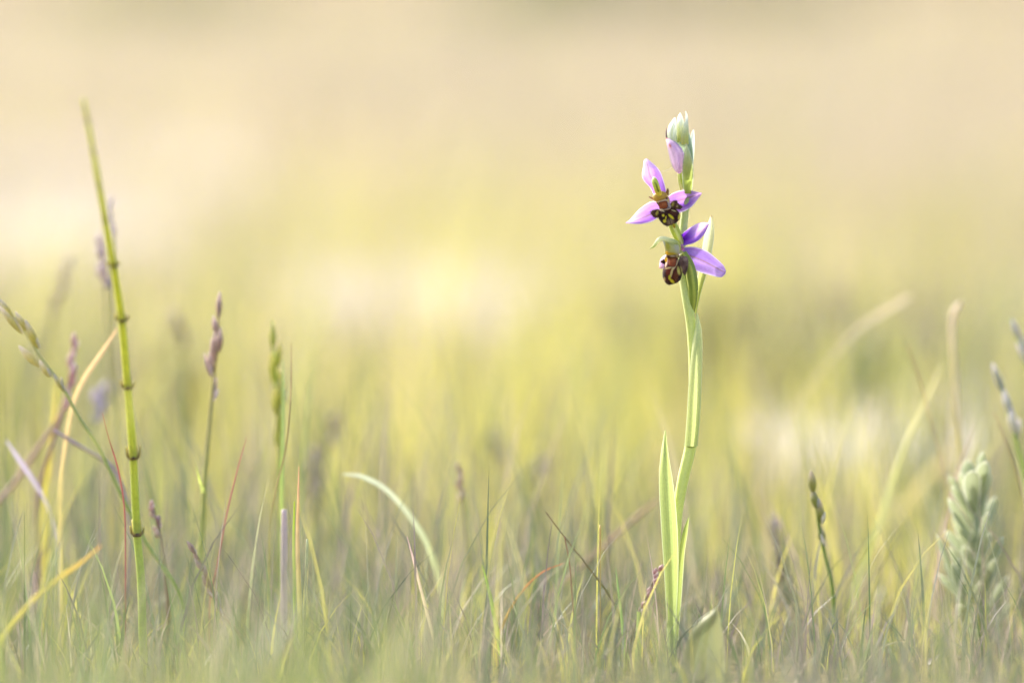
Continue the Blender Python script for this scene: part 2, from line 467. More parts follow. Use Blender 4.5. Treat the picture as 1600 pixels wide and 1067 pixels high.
sheet('leaf', [(1062, 1090, 40), (1066, 1035, 48), (1074, 1000, 54), (1092, 972, 57), (1117, 950, 58)],
      [(1124, 1100, 40), (1132, 1050, 48), (1131, 1005, 54), (1126, 972, 57), (1120, 950, 58)],
      leafcol(lin((132, 138, 92)), lin((142, 146, 100)), lin((176, 178, 140)), 7), M_LEAF, orchid, cup=4, nu=30, nv=21)
# bracts
def bractcol(c0, c1):
    def f(u, v):
        s = 0.5 + 0.5 * math.cos(v * 12 * math.pi)
        c = mixc(c0, c1, sstep(.2, 1, u) * .8 + .2 * s)
        c = mixc(c, lin((216, 226, 214)), .8 * sstep(.80, 1, abs(v - .5) * 2))  # backlit bract edge painted in as near-white
        return mixc(c, lin((150, 96, 66)), .8 * sstep(.965, 1, u))
    return f
PALE_Y = lin((232, 232, 188))
sheet('bract', [(1083, 490, -1), (1087, 455, -3), (1091, 425, -5), (1096, 395, -6), (1102, 362, -6), (1110, 337, -5)],
      [(1088, 490, -1), (1096, 455, -3), (1105, 425, -5), (1112, 395, -6), (1116, 362, -6), (1112.5, 337, -5)],
      bractcol(lin((176, 186, 90)), PALE_Y), M_LEAF, orchid, cup=-2.0, nu=44, nv=21)
sheet('bract', [(1068, 303, 0), (1066.3, 280, 4), (1066.6, 258, 7.5), (1069, 240, 8.5), (1071.8, 223.5, 8)],
      [(1081, 303, 0), (1083.4, 278, 4), (1083, 258, 7), (1079, 240, 8), (1073, 223.5, 8)],
      bractcol(lin((166, 182, 76)), lin((214, 220, 168))), M_LEAF, orchid, cup=2.2, nu=36, nv=21)
# ovaries (the twisted ribbed stalk behind each flower)
def ribcol(u, a):
    return mixc(lin((184, 196, 88)), lin((228, 232, 164)), sstep(.45, .9, .5 + .5 * math.sin(a * 4 + u * 2)))
tube('ovary', [(1064, 382, -2, 5), (1058, 368, 0, 7.2), (1052, 354, 1, 7.4), (1046, 340, 0, 5)], ribcol, M_STEM, orchid, n=22, seg=24)
def ribcol2(u, a):
    return mixc(lin((148, 166, 70)), lin((204, 212, 96)), sstep(.4, .9, .5 + .5 * math.sin(a * 4 + u * 2)))
tube('ovary', [(1082, 488, 0, 3.5), (1083, 465, 1.5, 6.8), (1082, 440, 2, 8.6), (1077, 415, 1.5, 8.2), (1067, 395, 1, 6)], ribcol2, M_STEM, orchid, n=34, seg=24)
tube('pedicel', [(1062, 269, 1, 3.2), (1063, 282, 1, 3.6), (1066, 296, -3, 3.8), (1070, 308, -6, 3)], ribcol, M_STEM, orchid, n=16, seg=16)

LIL_W, LIL, LIL_D, VIO = lin((238, 226, 246)), lin((180, 124, 216)), lin((140, 78, 200)), lin((108, 34, 188))
RIB, TAN = lin((150, 120, 72)), lin((176, 146, 84))
def sepalcol(base, tip, deep, dv=0.5, mid=0.5, bi=0.0):
    """lilac sepal: paler tip and rim, deeper flank, fine veins and a greenish midrib"""
    def f(u, v):
        c = mixc(base, tip, sstep(.25, 1, u))
        k = math.exp(-((v - dv) / .25) ** 2) * (1 - sstep(.5, .95, u))
        c = mixc(c, deep, .75 * k)
        s = abs(math.sin((v - mid) * 11 + .6 * math.sin(u * 6)))
        c = mixc(c, LIL_W, .14 * s)
        c = mixc(c, deep, .35 * max(0, math.cos((v - mid) * 34 + .5 * math.sin(u * 5))) ** 8)
        bl = .5 + .5 * math.sin(u * 9 + v * 5) * math.sin(v * 13 - u * 3)
        c = mixc(c, deep, .22 * bl)
        c = mixc(c, RIB, (.75 if u > .1 else 0) * math.exp(-((v - mid) / .035) ** 2))
        return mixc(c, LIL_W, .9 * sstep(.84, 1, abs(v - .5) * 2))  # white sepal rim is backlight put into the colour
    return f

def ellipsoid(name, cx, cy, d, rx, ry, rz, colf, mat, parent, rot=0.0, nu=40, nv=56, shape=None, fuzz=0.0):
    """rounded lump; local front coordinates (a right, b down, in px) go to colf(a, b, front)"""
    verts, cols = [], []
    ca, sa = math.cos(rot), math.sin(rot)
    rr = random.Random(3)
    for i in range(nu):
        th = math.pi * i / (nu - 1)
        for j in range(nv):
            ph = 2 * math.pi * j / nv
            x, yv, z = math.sin(th) * math.cos(ph), -math.cos(th), math.sin(th) * math.sin(ph)
            if shape: x, yv, z = shape(x, yv, z)
            k = 1 + fuzz * (rr.random() - .5)
            a, b = x * rx * k, yv * ry * k
            verts.append(P(cx + a * ca - b * sa, cy + a * sa + b * ca, d + z * rz * .25 * k))
            cols.append(colf(a, b, z))
    return new_obj(name, verts, grid_faces(nu, nv, 0, True), cols, mat, parent)
def inpoly_soft(a, b, cx, cy, rx, ry, rot=0.0, soft=.25, p=2.0):
    x, y = a - cx, b - cy
    c, s = math.cos(rot), math.sin(rot)
    x, y = (x * c + y * s) / rx, (-x * s + y * c) / ry
    return 1 - sstep(1 - soft, 1 + soft, (abs(x) ** p + abs(y) ** p) ** (1 / p))
DARK, REDB, YEL, CREAM, GREYL, OLIVE = lin((52, 24, 22)), lin((134, 62, 34)), lin((222, 206, 50)), lin((206, 178, 120)), lin((176, 158, 150)), lin((178, 150, 62))

def pad(name, left, right, colf, mat, parent, cup, nu=40, nv=33, bump=None, hairs=0, hair=2.2):
    """velvety cushion between two traced edges, closed behind; colf(px, py)"""
    L, R = spline(left, nu), spline(right, nu)
    verts, cols, info = [], [], []
    cx, cy = float(np.mean([L[:, 0], R[:, 0]])), float(np.mean([L[:, 1], R[:, 1]]))
    for side in (1, -.7):
        for i in range(nu):
            u = i / (nu - 1)
            for j in range(nv):
                v = j / (nv - 1)
                q = L[i] * (1 - v) + R[i] * v
                prof = (4 * v * (1 - v)) ** .55 * (max(0, 4 * u * (1 - u))) ** .45
                d = q[2] + cup * prof * side
                if bump and side > 0: d += bump(q[0], q[1]) * prof
                d += (random.random() - .5) * .10
                verts.append(P(q[0], q[1], d)); cols.append(colf(q[0], q[1]) if side > 0 else DARK)
                if side > 0: info.append((q[0], q[1], d))
    o = new_obj(name, verts, grid_faces(nu, nv) + [f[::-1] for f in grid_faces(nu, nv, nu * nv)], cols, mat, parent)
    if hairs:
        V, F, C = [], [], []
        for k in range(hairs):
            x, y, d = random.choice(info)
            ax, ay = x - cx, y - cy; ln = math.hypot(ax, ay) + 1e-6
            h = hair * random.uniform(.5, 1.2) * min(1, ln / 5)
            p0 = P(x, y, d - .05)
            p1 = P(x + ax / ln * h + random.uniform(-.7, .7), y + ay / ln * h + random.uniform(-.5, .9), d + random.uniform(.1, .6))
            e = (p1 - p0).cross(Vector((random.random() - .5, 1, random.random() - .5))).normalized() * (.17 * MM)
            i = len(V); V += [p0 - e, p0 + e, p1]; F.append((i, i + 1, i + 2))
            c = mixc(colf(x, y), lin((160, 134, 116)), random.uniform(.05, .55)); C += [c, c, c]
        h = new_obj('hairs', V, F, C, M_LIP, parent, False); h['kind'] = 'stuff'
    return o
def spots(base, lst):
    """flat colour pattern in photo pixels: (colour, cx, cy, rx, ry, rot, soft)"""
    def f(x, y):
        c = base
        for (col, *k) in lst:
            c = mixc(c, col, inpoly_soft(x, y, *k))
        return c
    return f
BROWN, BLK = lin((84, 44, 34)), lin((46, 22, 22))

# ---- upper flower
fl = bpy.data.objects.new('flower', None); COL.objects.link(fl); fl.empty_display_size = .01
fl.parent = orchid; fl.matrix_parent_inverse = orchid.matrix_basis.inverted(); fl['label'] = 'upper flower facing out with three spread lilac sepals'
bpy.context.view_layer.update()
sheet('sepal', [(1024, 312, 0), (1016, 294, 1), (1007, 284, 2), (1003.2, 276, 2), (1004.5, 262, 2), (1006.5, 250, 1), (1010, 248.4, 0)],
      [(1042, 306, 0), (1040, 294, 0), (1036.5, 281, 0), (1032.5, 270, 1), (1026, 261, 2), (1016, 252, 1), (1011, 248.4, 0)],
      sepalcol(LIL, lin((220, 196, 240)), LIL_D, .8, .42), M_PETAL, fl, cup=-2.0, nu=40, nv=33, ripple=.35)
sheet('sepal', [(1040, 312, 0), (1048, 304, 1), (1060, 298.5, 2), (1074, 296.8, 2), (1086, 299, 1.5), (1095, 301.5, 0), (1096.6, 301.6, -.5)],
      [(1042, 322, 0), (1050, 328, 0), (1060, 332.4, 0), (1071, 329.5, 0), (1081.5, 322.5, 0), (1090, 312, 0), (1096.6, 303, -.5)],
      sepalcol(LIL, lin((206, 164, 220)), LIL_D, .72, .45), M_PETAL, fl, cup=-1.6, nu=40, nv=33, ripple=.35)
sheet('sepal', [(1030, 318, 0), (1020, 314.5, 1), (1008, 320, 2), (998, 328, 2), (989, 338, 2), (982, 345, 1), (977.6, 347.6, 0)],
      [(1032, 334, 0), (1026, 342, 0), (1017, 347, 0), (1005, 349.8, 0), (994, 350.4, 0), (985, 349.6, 0), (977.6, 349, 0)],
      sepalcol(LIL, lin((218, 192, 238)), LIL_D, .85, .62), M_PETAL, fl, cup=-1.6, nu=40, nv=33, ripple=.35)
PETC = lambda u, v: mixc(mixc(lin((150, 122, 62)), lin((128, 88, 64)), u), lin((226, 214, 196)), .8 * sstep(.7, 1, abs(v - .5) * 2))  # pale petal edge stands in for rim light
sheet('petal', [(1023, 310, 2), (1018, 307.5, 2), (1014, 307, 2)], [(1023, 315, 2), (1018, 312, 2), (1013.6, 308.6, 2)], PETC, M_PETAL, fl, cup=.8, nu=12, nv=9)
sheet('petal', [(1039, 304, 2), (1041, 297, 2.5), (1043, 294.5, 3)], [(1045, 306, 2), (1045.6, 299, 2.5), (1044.3, 294.5, 3)], PETC, M_PETAL, fl, cup=.8, nu=12, nv=9)
pad('lip', [(1033, 324, 4), (1029, 330, 4), (1028, 337, 4), (1031, 345, 4), (1037, 351, 4), (1041.5, 353, 4)],
    [(1049, 322, 4), (1057, 327.5, 4), (1062.5, 335, 4), (1062, 342, 4), (1055, 349.5, 4), (1043.5, 353.2, 4)],
    spots(lin((58, 28, 26)), [(lin((88, 48, 34)), 1052, 332, 6, 5, .4, .6), (BLK, 1034, 343, 6, 8, -.2, .6), (lin((142, 118, 96)), 1047.5, 347.5, 5.2, 5, .2, .7), (lin((70, 50, 40)), 1047, 346, .6, 6, -.3, .5),
          (lin((196, 178, 120)), 1052.5, 329.3, 4.2, .8, .35, .4), (lin((206, 186, 150)), 1034, 328.6, 4.5, 1.5, .5, .4),
          (YEL, 1036.3, 336.8, 1.9, 1.8, 0, .25), (YEL, 1048.6, 338.8, 5.6, 1.9, .72, .25), (YEL, 1040.4, 340.5, .9, 3, .15, .3), (YEL, 1038.6, 345.6, 2.6, 2.6, .2, .2), (lin((226, 208, 70)), 1062, 339.5, 2.4, 5, .15, .4)]),
    M_LIP, fl, 2.6, 46, 47, lambda x, y: -.5 * math.exp(-((x - 1046) / 3) ** 2) + .4 * math.exp(-((x - 1036) / 4) ** 2), 420, 2.0)
pad('speculum', [(1025, 312, 5.0), (1025, 317, 5.2), (1029, 322, 5.4), (1031, 327.6, 5.6), (1034, 329.5, 5.6)],
    [(1044, 306.5, 5.0), (1046.5, 312, 5.2), (1047, 318, 5.4), (1049, 324.5, 5.6), (1043, 329, 5.6)],
    spots(lin((206, 170, 116)), [(lin((176, 156, 150)), 1040, 323, 14, 6.5, -.2, .4), (lin((132, 58, 44)), 1034, 311.4, 10.5, 1.3, -.30, .35), (lin((226, 190, 150)), 1035, 314.6, 9, 1.3, -.30, .4),
          (lin((84, 42, 36)), 1036.2, 320.8, 7.6, 6.4, -.20, .08, 4.5), (lin((146, 76, 42)), 1036.4, 320.8, 6.3, 5.2, -.20, .10, 4.5), (lin((170, 98, 56)), 1037.5, 319.6, 3.4, 2.4, -.2, .7),
          (lin((84, 60, 60)), 1027.0, 317.8, 1.5, 1.2, 0, .4), (lin((84, 64, 64)), 1041.8, 310.8, 1.6, 1.2, 0, .4), (lin((122, 112, 128)), 1044.5, 324.4, 1.8, 1.4, 0, .4), (lin((226, 214, 190)), 1034, 328, 3.4, 1.2, .2, .4)]),
    M_LIP, fl, 1.5, 40, 41)
ellipsoid('stigma', 1031.2, 307, 5.0, 11.4, 8.2, 7, lambda a, b, z: mixc(lin((196, 170, 84)), lin((210, 186, 100)), .5 + .4 * math.sin(a * .5)), M_COLUMN, fl, -.22, 24, 40)
def colcol(u, a):
    return mixc(mixc(lin((238, 226, 110)), lin((190, 204, 100)), sstep(.1, .7, u)), lin((208, 220, 170)), sstep(.75, 1, u))
tube('column', [(1030.5, 304, 6.6, 4.4), (1027.5, 297, 7.8, 5.0), (1024.5, 288, 8.4, 5.2), (1022.5, 281.5, 8, 4.4), (1021.5, 278.2, 7, 2.0)], colcol, M_COLUMN, fl, n=22, seg=18)
sheet('pollinia_groove', [(1027.5, 300, 9.1), (1024.5, 290, 9.8), (1022.8, 285, 9.6)], [(1030.5, 300, 9.1), (1027.0, 290, 9.8), (1024.6, 285, 9.6)],
      lambda u, v: mixc(lin((112, 126, 36)), lin((146, 160, 66)), u), M_COLUMN, fl, cup=.15, nu=10, nv=7)
for gx, gy in ((1025.0, 303.5), (1028.6, 304.6), (1032.2, 302.8)):
    spikelet(fl, gx, gy, 8.2, -.3, -1, 10, 2.6, lin((240, 214, 60)), lin((226, 206, 70)), 'pollinium')
pad('side_lobe', [(1031, 327.5, 3.8), (1025, 327.4, 4.4), (1019.5, 328.6, 4.6), (1017, 331.5, 4.4)], [(1031, 339, 3.8), (1027, 340.6, 4.4), (1022, 340, 4.6), (1017.6, 334.5, 4.4)],
    spots(lin((88, 60, 44)), [(lin((70, 42, 32)), 1021, 329.5, 5, 1.8, .1, .5), (lin((66, 40, 30)), 1020.5, 339, 4, 1.9, .2, .5), (lin((200, 182, 76)), 1026.6, 333.0, 1.8, 3.8, .3, .4), (lin((84, 60, 40)), 1021.5, 334, 1.2, 3, .5, .5)]),
    M_LIP, fl, 1.4, 20, 19, None, 200, 2.6)
pad('side_lobe', [(1047, 318.5, 4), (1051.5, 314.2, 4.6), (1056.5, 313.4, 5), (1060.5, 318.5, 5), (1065.5, 321.6, 4.8)], [(1049, 324, 4), (1053, 326, 4.6), (1059, 327.2, 5), (1063.5, 327.2, 5), (1066, 324, 4.8)],
    spots(lin((92, 64, 46)), [(lin((196, 178, 76)), 1051.2, 319.6, 1.7, 3.6, .3, .4), (lin((70, 44, 34)), 1056, 314.8, 3, 1.6, .3, .5), (lin((66, 40, 34)), 1063.4, 324.6, 3, 2.2, .3, .5), (lin((170, 150, 100)), 1058, 322.5, 1.4, 2, .3, .5)]),
    M_LIP, fl, 1.4, 24, 19, None, 220, 2.6)
spikelet(fl, 1051.5, 348, 5.2, .35, 1, 9.5, 5.2, YEL, lin((196, 148, 40)), 'appendix')

# ---- lower flower
fl2 = bpy.data.objects.new('flower', None); COL.objects.link(fl2); fl2.empty_display_size = .01
fl2.parent = orchid; fl2.matrix_parent_inverse = orchid.matrix_basis.inverted(); fl2['label'] = 'lower flower turned side on, its green column hooked like a beak'
def violcol(u, v):
    c = mixc(VIO, lin((150, 92, 214)), sstep(.55, .9, v))
    c = mixc(c, lin((222, 196, 240)), sstep(.28, .85, u) * (1 - .6 * sstep(.55, .9, v)))
    c = mixc(c, lin((196, 150, 120)), .6 * math.exp(-((v - .66) / .04) ** 2) * sstep(.3, .6, u))
    c = mixc(c, LIL_D, .25 * (.5 + .5 * math.sin(v * 21 + u * 3)))
    return mixc(c, LIL_W, .7 * sstep(.9, 1, abs(v - .5) * 2))  # rim light painted along both sepal edges
sheet('sepal', [(1056, 378, 0), (1063, 368, 1), (1071, 361, 2), (1081, 354, 2), (1090, 349.2, 1.5), (1099, 347.4, 1), (1107, 348.4, 0)],
      [(1059, 384, 0), (1066, 384.5, 0), (1075, 382.5, 0), (1084, 380, 0), (1093, 374.5, 0), (1102, 364, 0), (1108, 351, 0)],
      violcol, M_PETAL, fl2, cup=-2.2, nu=40, nv=33, ripple=.3)
sheet('sepal', [(1061, 389, 0), (1072, 386, 1), (1086, 386, 2), (1104, 392, 2.5), (1120, 404.5, 2.5), (1130.5, 414.5, 2), (1134.3, 423, 1)],
      [(1061, 398, 0), (1068, 410, 0), (1077, 417.5, 0), (1091, 424.5, 0), (1110, 430, 0), (1127, 433.4, 0), (1133.6, 427.5, 1)],
      sepalcol(lin((176, 136, 220)), lin((202, 164, 230)), lin((140, 96, 206)), .35, .48), M_PETAL, fl2, cup=-2.0, nu=44, nv=33, ripple=.4)
sheet('sepal', [(1046, 398, -2), (1038, 399, -3), (1032, 405, -4), (1030, 413, -4), (1029.4, 418, -4)],
      [(1048, 415, -2), (1044, 418, -3), (1038, 419.6, -4), (1033, 420, -4), (1029.6, 419.4, -4)],
      sepalcol(lin((226, 206, 236)), lin((216, 172, 140)), LIL, .5, .5), M_PETAL, fl2, cup=-1, nu=20, nv=17)
sheet('petal', [(1062, 392, 2), (1061.5, 386, 3), (1064, 381.5, 3.4)], [(1069, 391, 2), (1068.5, 386, 3), (1066.5, 381.5, 3.4)],
      lambda u, v: mixc(lin((170, 110, 160)), lin((206, 160, 196)), u), M_PETAL, fl2, cup=1, nu=12, nv=9)
def hoodcol(u, a):
    return mixc(mixc(lin((196, 204, 120)), lin((226, 230, 196)), sstep(.1, .5, u)), lin((176, 190, 96)), sstep(.65, 1, u))
tube('column', [(1061, 388, 2, 5.5), (1055, 381, 4, 6.0), (1047, 376.5, 5, 4.8), (1039, 373.6, 5, 3.8), (1032, 373.4, 4.6, 3.6), (1026.5, 378, 4.2, 2.8), (1022, 384.5, 4, 2.0), (1015.5, 388.6, 3.6, .5)],
     hoodcol, M_COLUMN, fl2, n=44, seg=16)
pad('column_face', [(1034.5, 374, 5), (1037, 381, 5.6), (1039, 389, 6), (1039.5, 396, 6), (1044, 400.5, 5.6)], [(1056, 376, 4), (1061, 384, 4.6), (1062, 391, 5), (1060, 398, 5), (1052, 402, 5.4)],
    spots(lin((238, 234, 150)), [(lin((250, 248, 236)), 1034.5, 382, 4.5, 8, -.2, .5), (lin((232, 222, 70)), 1043.5, 385, 4, 7, -.3, .6), (lin((214, 216, 130)), 1050, 380, 6, 3, .3, .7), (lin((240, 234, 196)), 1058, 389, 4, 8, -.2, .7),
          (lin((236, 204, 60)), 1048, 396.5, 9, 2.2, .05, .6)]), M_COLUMN, fl2, 1.2, 26, 25)
pad('stigma', [(1041, 398.5, 6), (1041.5, 401.5, 6.4), (1043.5, 404.5, 6)], [(1059, 396.5, 5), (1061.5, 400.5, 5.4), (1058.5, 404, 5.4)],
    spots(lin((150, 104, 64)), [(lin((216, 186, 140)), 1051, 400, 4, 1.5, .1, .5), (lin((96, 54, 40)), 1044.5, 401.5, 2.4, 1.4, .3, .5), (lin((226, 200, 120)), 1058, 400, 1.8, 2.4, 0, .5)]), M_COLUMN, fl2, .9, 14, 25)
spikelet(fl2, 1041.6, 391.5, 8, .05, 1, 7, 4.6, lin((244, 206, 50)), lin((246, 204, 30)), 'pollinium')
spikelet(fl2, 1040.4, 400.5, 8.2, .05, 1, 10, 4.8, lin((246, 216, 60)), lin((242, 206, 24)), 'pollinium')
tube('pollinium_thread', [(1041.6, 397, 8.2, .5), (1040.6, 401.5, 8.2, .5)], lambda u, a: lin((236, 220, 130)), M_COLUMN, fl2, n=6, seg=6)
pad('lip', [(1042, 399, 4), (1040.5, 408, 4.4), (1037, 417, 4.6), (1035, 427, 4.6), (1036.5, 437, 4.2), (1041.5, 443.6, 4), (1045.5, 445, 4)],
    [(1058.5, 399, 4), (1060.5, 408, 4.4), (1063, 417, 4.6), (1065.4, 428, 4.6), (1063, 437.5, 4.2), (1055.5, 443, 4), (1047, 445, 4)],
    spots(lin((84, 38, 30)), [(lin((50, 24, 24)), 1036.5, 430, 4, 14, .1, .6), (lin((116, 50, 34)), 1045, 424.5, 4.2, 5.6, .3, .4), (lin((110, 62, 38)), 1058, 431, 4.6, 8, .25, .6), (BLK, 1062, 434, 2.4, 7, .35, .6),
          (lin((60, 36, 26)), 1047, 442.5, 8, 3, .1, .6),
          (lin((190, 160, 136)), 1041.4, 409, 1.3, 9, .16, .3), (lin((222, 190, 138)), 1055.5, 413.5, 1.9, 10.5, .50, .25), (lin((218, 190, 124)), 1049.2, 426.5, 1.7, 7.5, .24, .25), (lin((214, 180, 120)), 1046, 418.4, 6.5, 1.3, -.25, .4),
          (YEL, 1046.2, 433.5, 1.9, 3.6, .1, .3), (YEL, 1050.2, 439.4, 4.8, 2.2, .75, .25),
          (lin((92, 42, 36)), 1050.4, 409, 6.9, 8.4, .16, .08, 3.5), (lin((154, 78, 44)), 1050.6, 408.8, 5.6, 7.1, .16, .10, 3.5), (lin((180, 104, 62)), 1051.6, 406.4, 3, 3, .2, .7),
          (lin((206, 190, 96)), 1060.6, 423, 2.4, 6.4, -.15, .4), (lin((164, 138, 84)), 1038.2, 436.6, 1.9, 3.2, .1, .4)]),
    M_LIP, fl2, 3.2, 56, 47, lambda x, y: .5 * math.sin((y - 400) / 14), 420, 1.8)
pad('side_lobe', [(1062, 402, 4.8), (1060.6, 410, 5.4), (1063, 419, 5.6), (1066.5, 426.5, 5.2), (1068.5, 428.2, 5)], [(1066, 400.4, 4.8), (1073, 401.2, 5.4), (1075.6, 409, 5.6), (1074.2, 420, 5.2), (1071, 428.6, 5)],
    spots(lin((126, 100, 90)), [(lin((92, 66, 60)), 1067, 411, 4, 5, .2, .7), (lin((88, 62, 58)), 1072, 422, 3, 6, .1, .6), (lin((206, 188, 120)), 1064, 420.5, 1.8, 4.6, -.4, .5), (lin((160, 134, 118)), 1071, 405, 3, 3, 0, .7)]),
    M_LIP, fl2, 1.6, 30, 19, None, 420, 3.0)
pad('side_lobe', [(1041, 406, 2.6), (1036, 405.6, 3.2), (1032.6, 408, 3)], [(1041, 413, 2.6), (1037, 412.6, 3.2), (1032.6, 410.5, 3)],
    spots(lin((86, 50, 40)), [(BLK, 1036, 410, 2.4, 2, 0, .5)]), M_LIP, fl2, .9, 14, 11, None, 90, 2.2)

# ---- buds on top
def budcol(c0, c1, veinc, nv=9):
    def f(u, v):
        c = mixc(c0, c1, sstep(0, .85, u))
        c = mixc(c, veinc, .6 * max(0, math.cos(v * nv * 2 * math.pi)) ** 6)
        return mixc(c, lin((236, 240, 236)), .5 * sstep(.86, 1, abs(v - .5) * 2))  # bud edges whitened as painted backlight
    return f
def bud(left, right, colf, cup, label=None):
    """closed bud: a rounded front sepal and the hull behind it"""
    b = sheet('bud', left, right, colf, M_PETAL, orchid, cup=cup, nu=36, nv=25)
    sheet('bud_sepal', [(q[0] + .3, q[1], q[2] - .1) for q in left], [(q[0] - .3, q[1], q[2] - .1) for q in right], colf, M_PETAL, b, cup=-cup * .8, nu=20, nv=13)
    if label: b['label'] = label
    return b
WG, YG, BG = lin((244, 246, 238)), lin((220, 222, 130)), lin((170, 190, 172))
bud([(1043.5, 222, 2), (1042.2, 208, 3), (1044.5, 197, 3), (1050, 189, 2.5), (1053.5, 184.2, 2)],
    [(1057, 224, 2), (1057.8, 208, 3), (1057.4, 195, 3), (1056.6, 187, 2.5), (1055.2, 184.2, 2)], budcol(lin((200, 212, 190)), lin((246, 248, 242)), lin((196, 204, 90)), 2), 2.4)
bud([(1057, 222, 1), (1057.6, 207, 2), (1057.6, 194, 2), (1058.8, 184, 1.5), (1062, 176.6, 1)],
    [(1068, 222, 1), (1070, 207, 2), (1069.6, 193, 2), (1067, 184, 1.5), (1063.6, 176.8, 1)], budcol(YG, WG, lin((190, 204, 110)), 3), 2.2)
bud([(1064, 226, 3), (1064.6, 212, 4), (1067, 200, 4), (1070.4, 189, 3), (1071.4, 181, 2), (1070.6, 174, 2)],
    [(1076, 226, 3), (1076.6, 212, 4), (1076, 200, 4), (1075, 189, 3), (1074.4, 180, 2), (1071.8, 173.8, 2)], budcol(YG, WG, lin((190, 206, 130)), 3), 1.8)
sheet('bract', [(1079.5, 262, 0), (1078, 240, 0), (1077.5, 222, 0), (1079.8, 210, 0), (1083, 201.6, 0)],
      [(1082.5, 262, 0), (1084.8, 240, 0), (1085.4, 222, 0), (1085, 210, 0), (1084.3, 201.6, 0)], bractcol(BG, WG), M_LEAF, orchid, cup=1.4, nu=26, nv=15)
sheet('bract', [(1073, 266, 0), (1071, 240, 1), (1073, 220, 1), (1075.2, 206, .5)], [(1082, 266, 0), (1082.6, 240, 1), (1080, 218, 1), (1076.4, 206, .5)],
      bractcol(lin((150, 172, 120)), BG), M_LEAF, orchid, cup=1.4, nu=26, nv=15)
sheet('bract', [(1056, 262, -1), (1052, 235, 0), (1054, 215, 1), (1058, 204, 1)], [(1074, 262, -1), (1076, 235, 0), (1074, 215, 1), (1066, 204, 1)],
      bractcol(lin((150, 172, 130)), BG), M_LEAF, orchid, cup=1.6, nu=26, nv=15)
def bigbud(u, v):
    c = mixc(lin((238, 214, 232)), lin((234, 212, 238)), u)
    c = mixc(c, lin((200, 160, 214)), .6 * math.exp(-((v - .55 - .1 * u) / .14) ** 2) * (1 - u * .6))
    c = mixc(c, lin((148, 120, 150)), .5 * max(0, math.cos((v - .08) * 5 * 2 * math.pi)) ** 10)
    c = mixc(c, lin((132, 124, 186)), .85 * sstep(.88, .97, v) * sstep(.35, .7, u))
    c = mixc(c, lin((130, 140, 104)), .7 * sstep(.08, .0, v))
    c = mixc(c, lin((206, 112, 66)), .95 * math.exp(-((u - .76) / .05) ** 2 - ((v - .30) / .12) ** 2))
    return mixc(c, lin((160, 90, 72)), sstep(.94, .98, u))
bud([(1059.5, 271.6, 4), (1054, 266.5, 5), (1049, 257, 6), (1045.5, 244, 6), (1042.2, 229, 6), (1040.6, 219, 5), (1040.3, 215.6, 4)],
    [(1063, 271.6, 4), (1067, 266, 5), (1069, 255, 6), (1070, 244, 6), (1065, 232, 6), (1056, 222.5, 5), (1042, 215.2, 4)], bigbud, 3.2, 'large lilac bud about to open')
tube('dried_tip', [(1041.5, 220, 2.5, 1.0), (1041.2, 208, 2.5, 1.2), (1042.4, 199.6, 2.5, .7)], lambda u, a: lin((150, 116, 120)), M_STALK, orchid, n=10, seg=8)
tube('spider_thread', [(1049, 262, 6, .35), (1044, 265.5, 7, .3), (1035.5, 268.4, 8, .2)], lambda u, a: lin((236, 232, 214)), M_STALK, orchid, n=12, seg=5)

# ------------------------------------------------------------------ horsetail
hs_pts = [(130, 155, 120, 2.4), (140, 205, 112, 3.6), (150, 262, 102, 4.4), (162, 330, 88, 5.0), (176, 410, 72, 5.4), (190, 500, 56, 5.8), (199, 600, 44, 6.0),
          (208, 712, 34, 6.2), (214, 832, 18, 6.2), (220, 900, 15, 6.4)]
hs_pts = foot(hs_pts, 6.6, 6)
hs_nodes = [(136, 186, 57), (145, 235, 54), (153, 288, 50), (165, 345, 45), (177, 415, 40), (190.5, 502, 34), (199.3, 605, 28), (208, 715, 22), (214, 836, 18)]
p = hs_pts[-1]
hs = thing('horsetail', 'tall thin leafless horsetail stem with dark ringed joints', 'horsetail', P(p[0], p[1], p[2]))
def hscol(u, a):
    s = .5 + .5 * math.sin(a * 6)
    return mixc(mixc(lin((214, 218, 76)), lin((226, 226, 120)), s * .6), lin((186, 204, 104)), sstep(.45, .9, u))
tube('stem', hs_pts, hscol, M_STALK, hs, n=90, seg=18)
S_hs = spline([q[:3] for q in hs_pts], 400)
for k, (nx, ny, nd) in enumerate(hs_nodes):
    i = int(np.argmin(np.abs(S_hs[:, 1] - ny)))
    q = S_hs[i]; t = S_hs[max(0, i - 8)] - q; t = t / math.hypot(t[0], t[1])
    r = 3.0 + 3.4 * k / 8
    L = 14 + 1.2 * k
    tube('sheath', [(q[0] - t[0] * 3, q[1] - t[1] * 3, q[2], r * 1.02), (q[0], q[1], q[2], r * 1.16), (q[0] + t[0] * L * .5, q[1] + t[1] * L * .5, q[2], r * 1.16), (q[0] + t[0] * L, q[1] + t[1] * L, q[2], r * 1.12)],
         lambda u, a: mixc(lin((134, 110, 70)), lin((214, 196, 84)), sstep(.05, .35, u)), M_STALK, hs, n=12, seg=14)
    if k >= 4:
        for s in (-1, 1, -.4, .5):
            ln = [0, 0, 0, 0, 7, 12, 12, 20, 14][k] * random.uniform(.8, 1.15)
            tube('branch_bud', [(q[0], q[1], q[2] + (2 if abs(s) < 1 else 0), 2.6), (q[0] + s * 8, q[1] - 2, q[2], 2.4), (q[0] + s * 11, q[1] - ln, q[2], 1.0)],
                 lambda u, a: mixc(lin((120, 96, 70)), lin((196, 184, 96)), u), M_STALK, hs, n=8, seg=7)

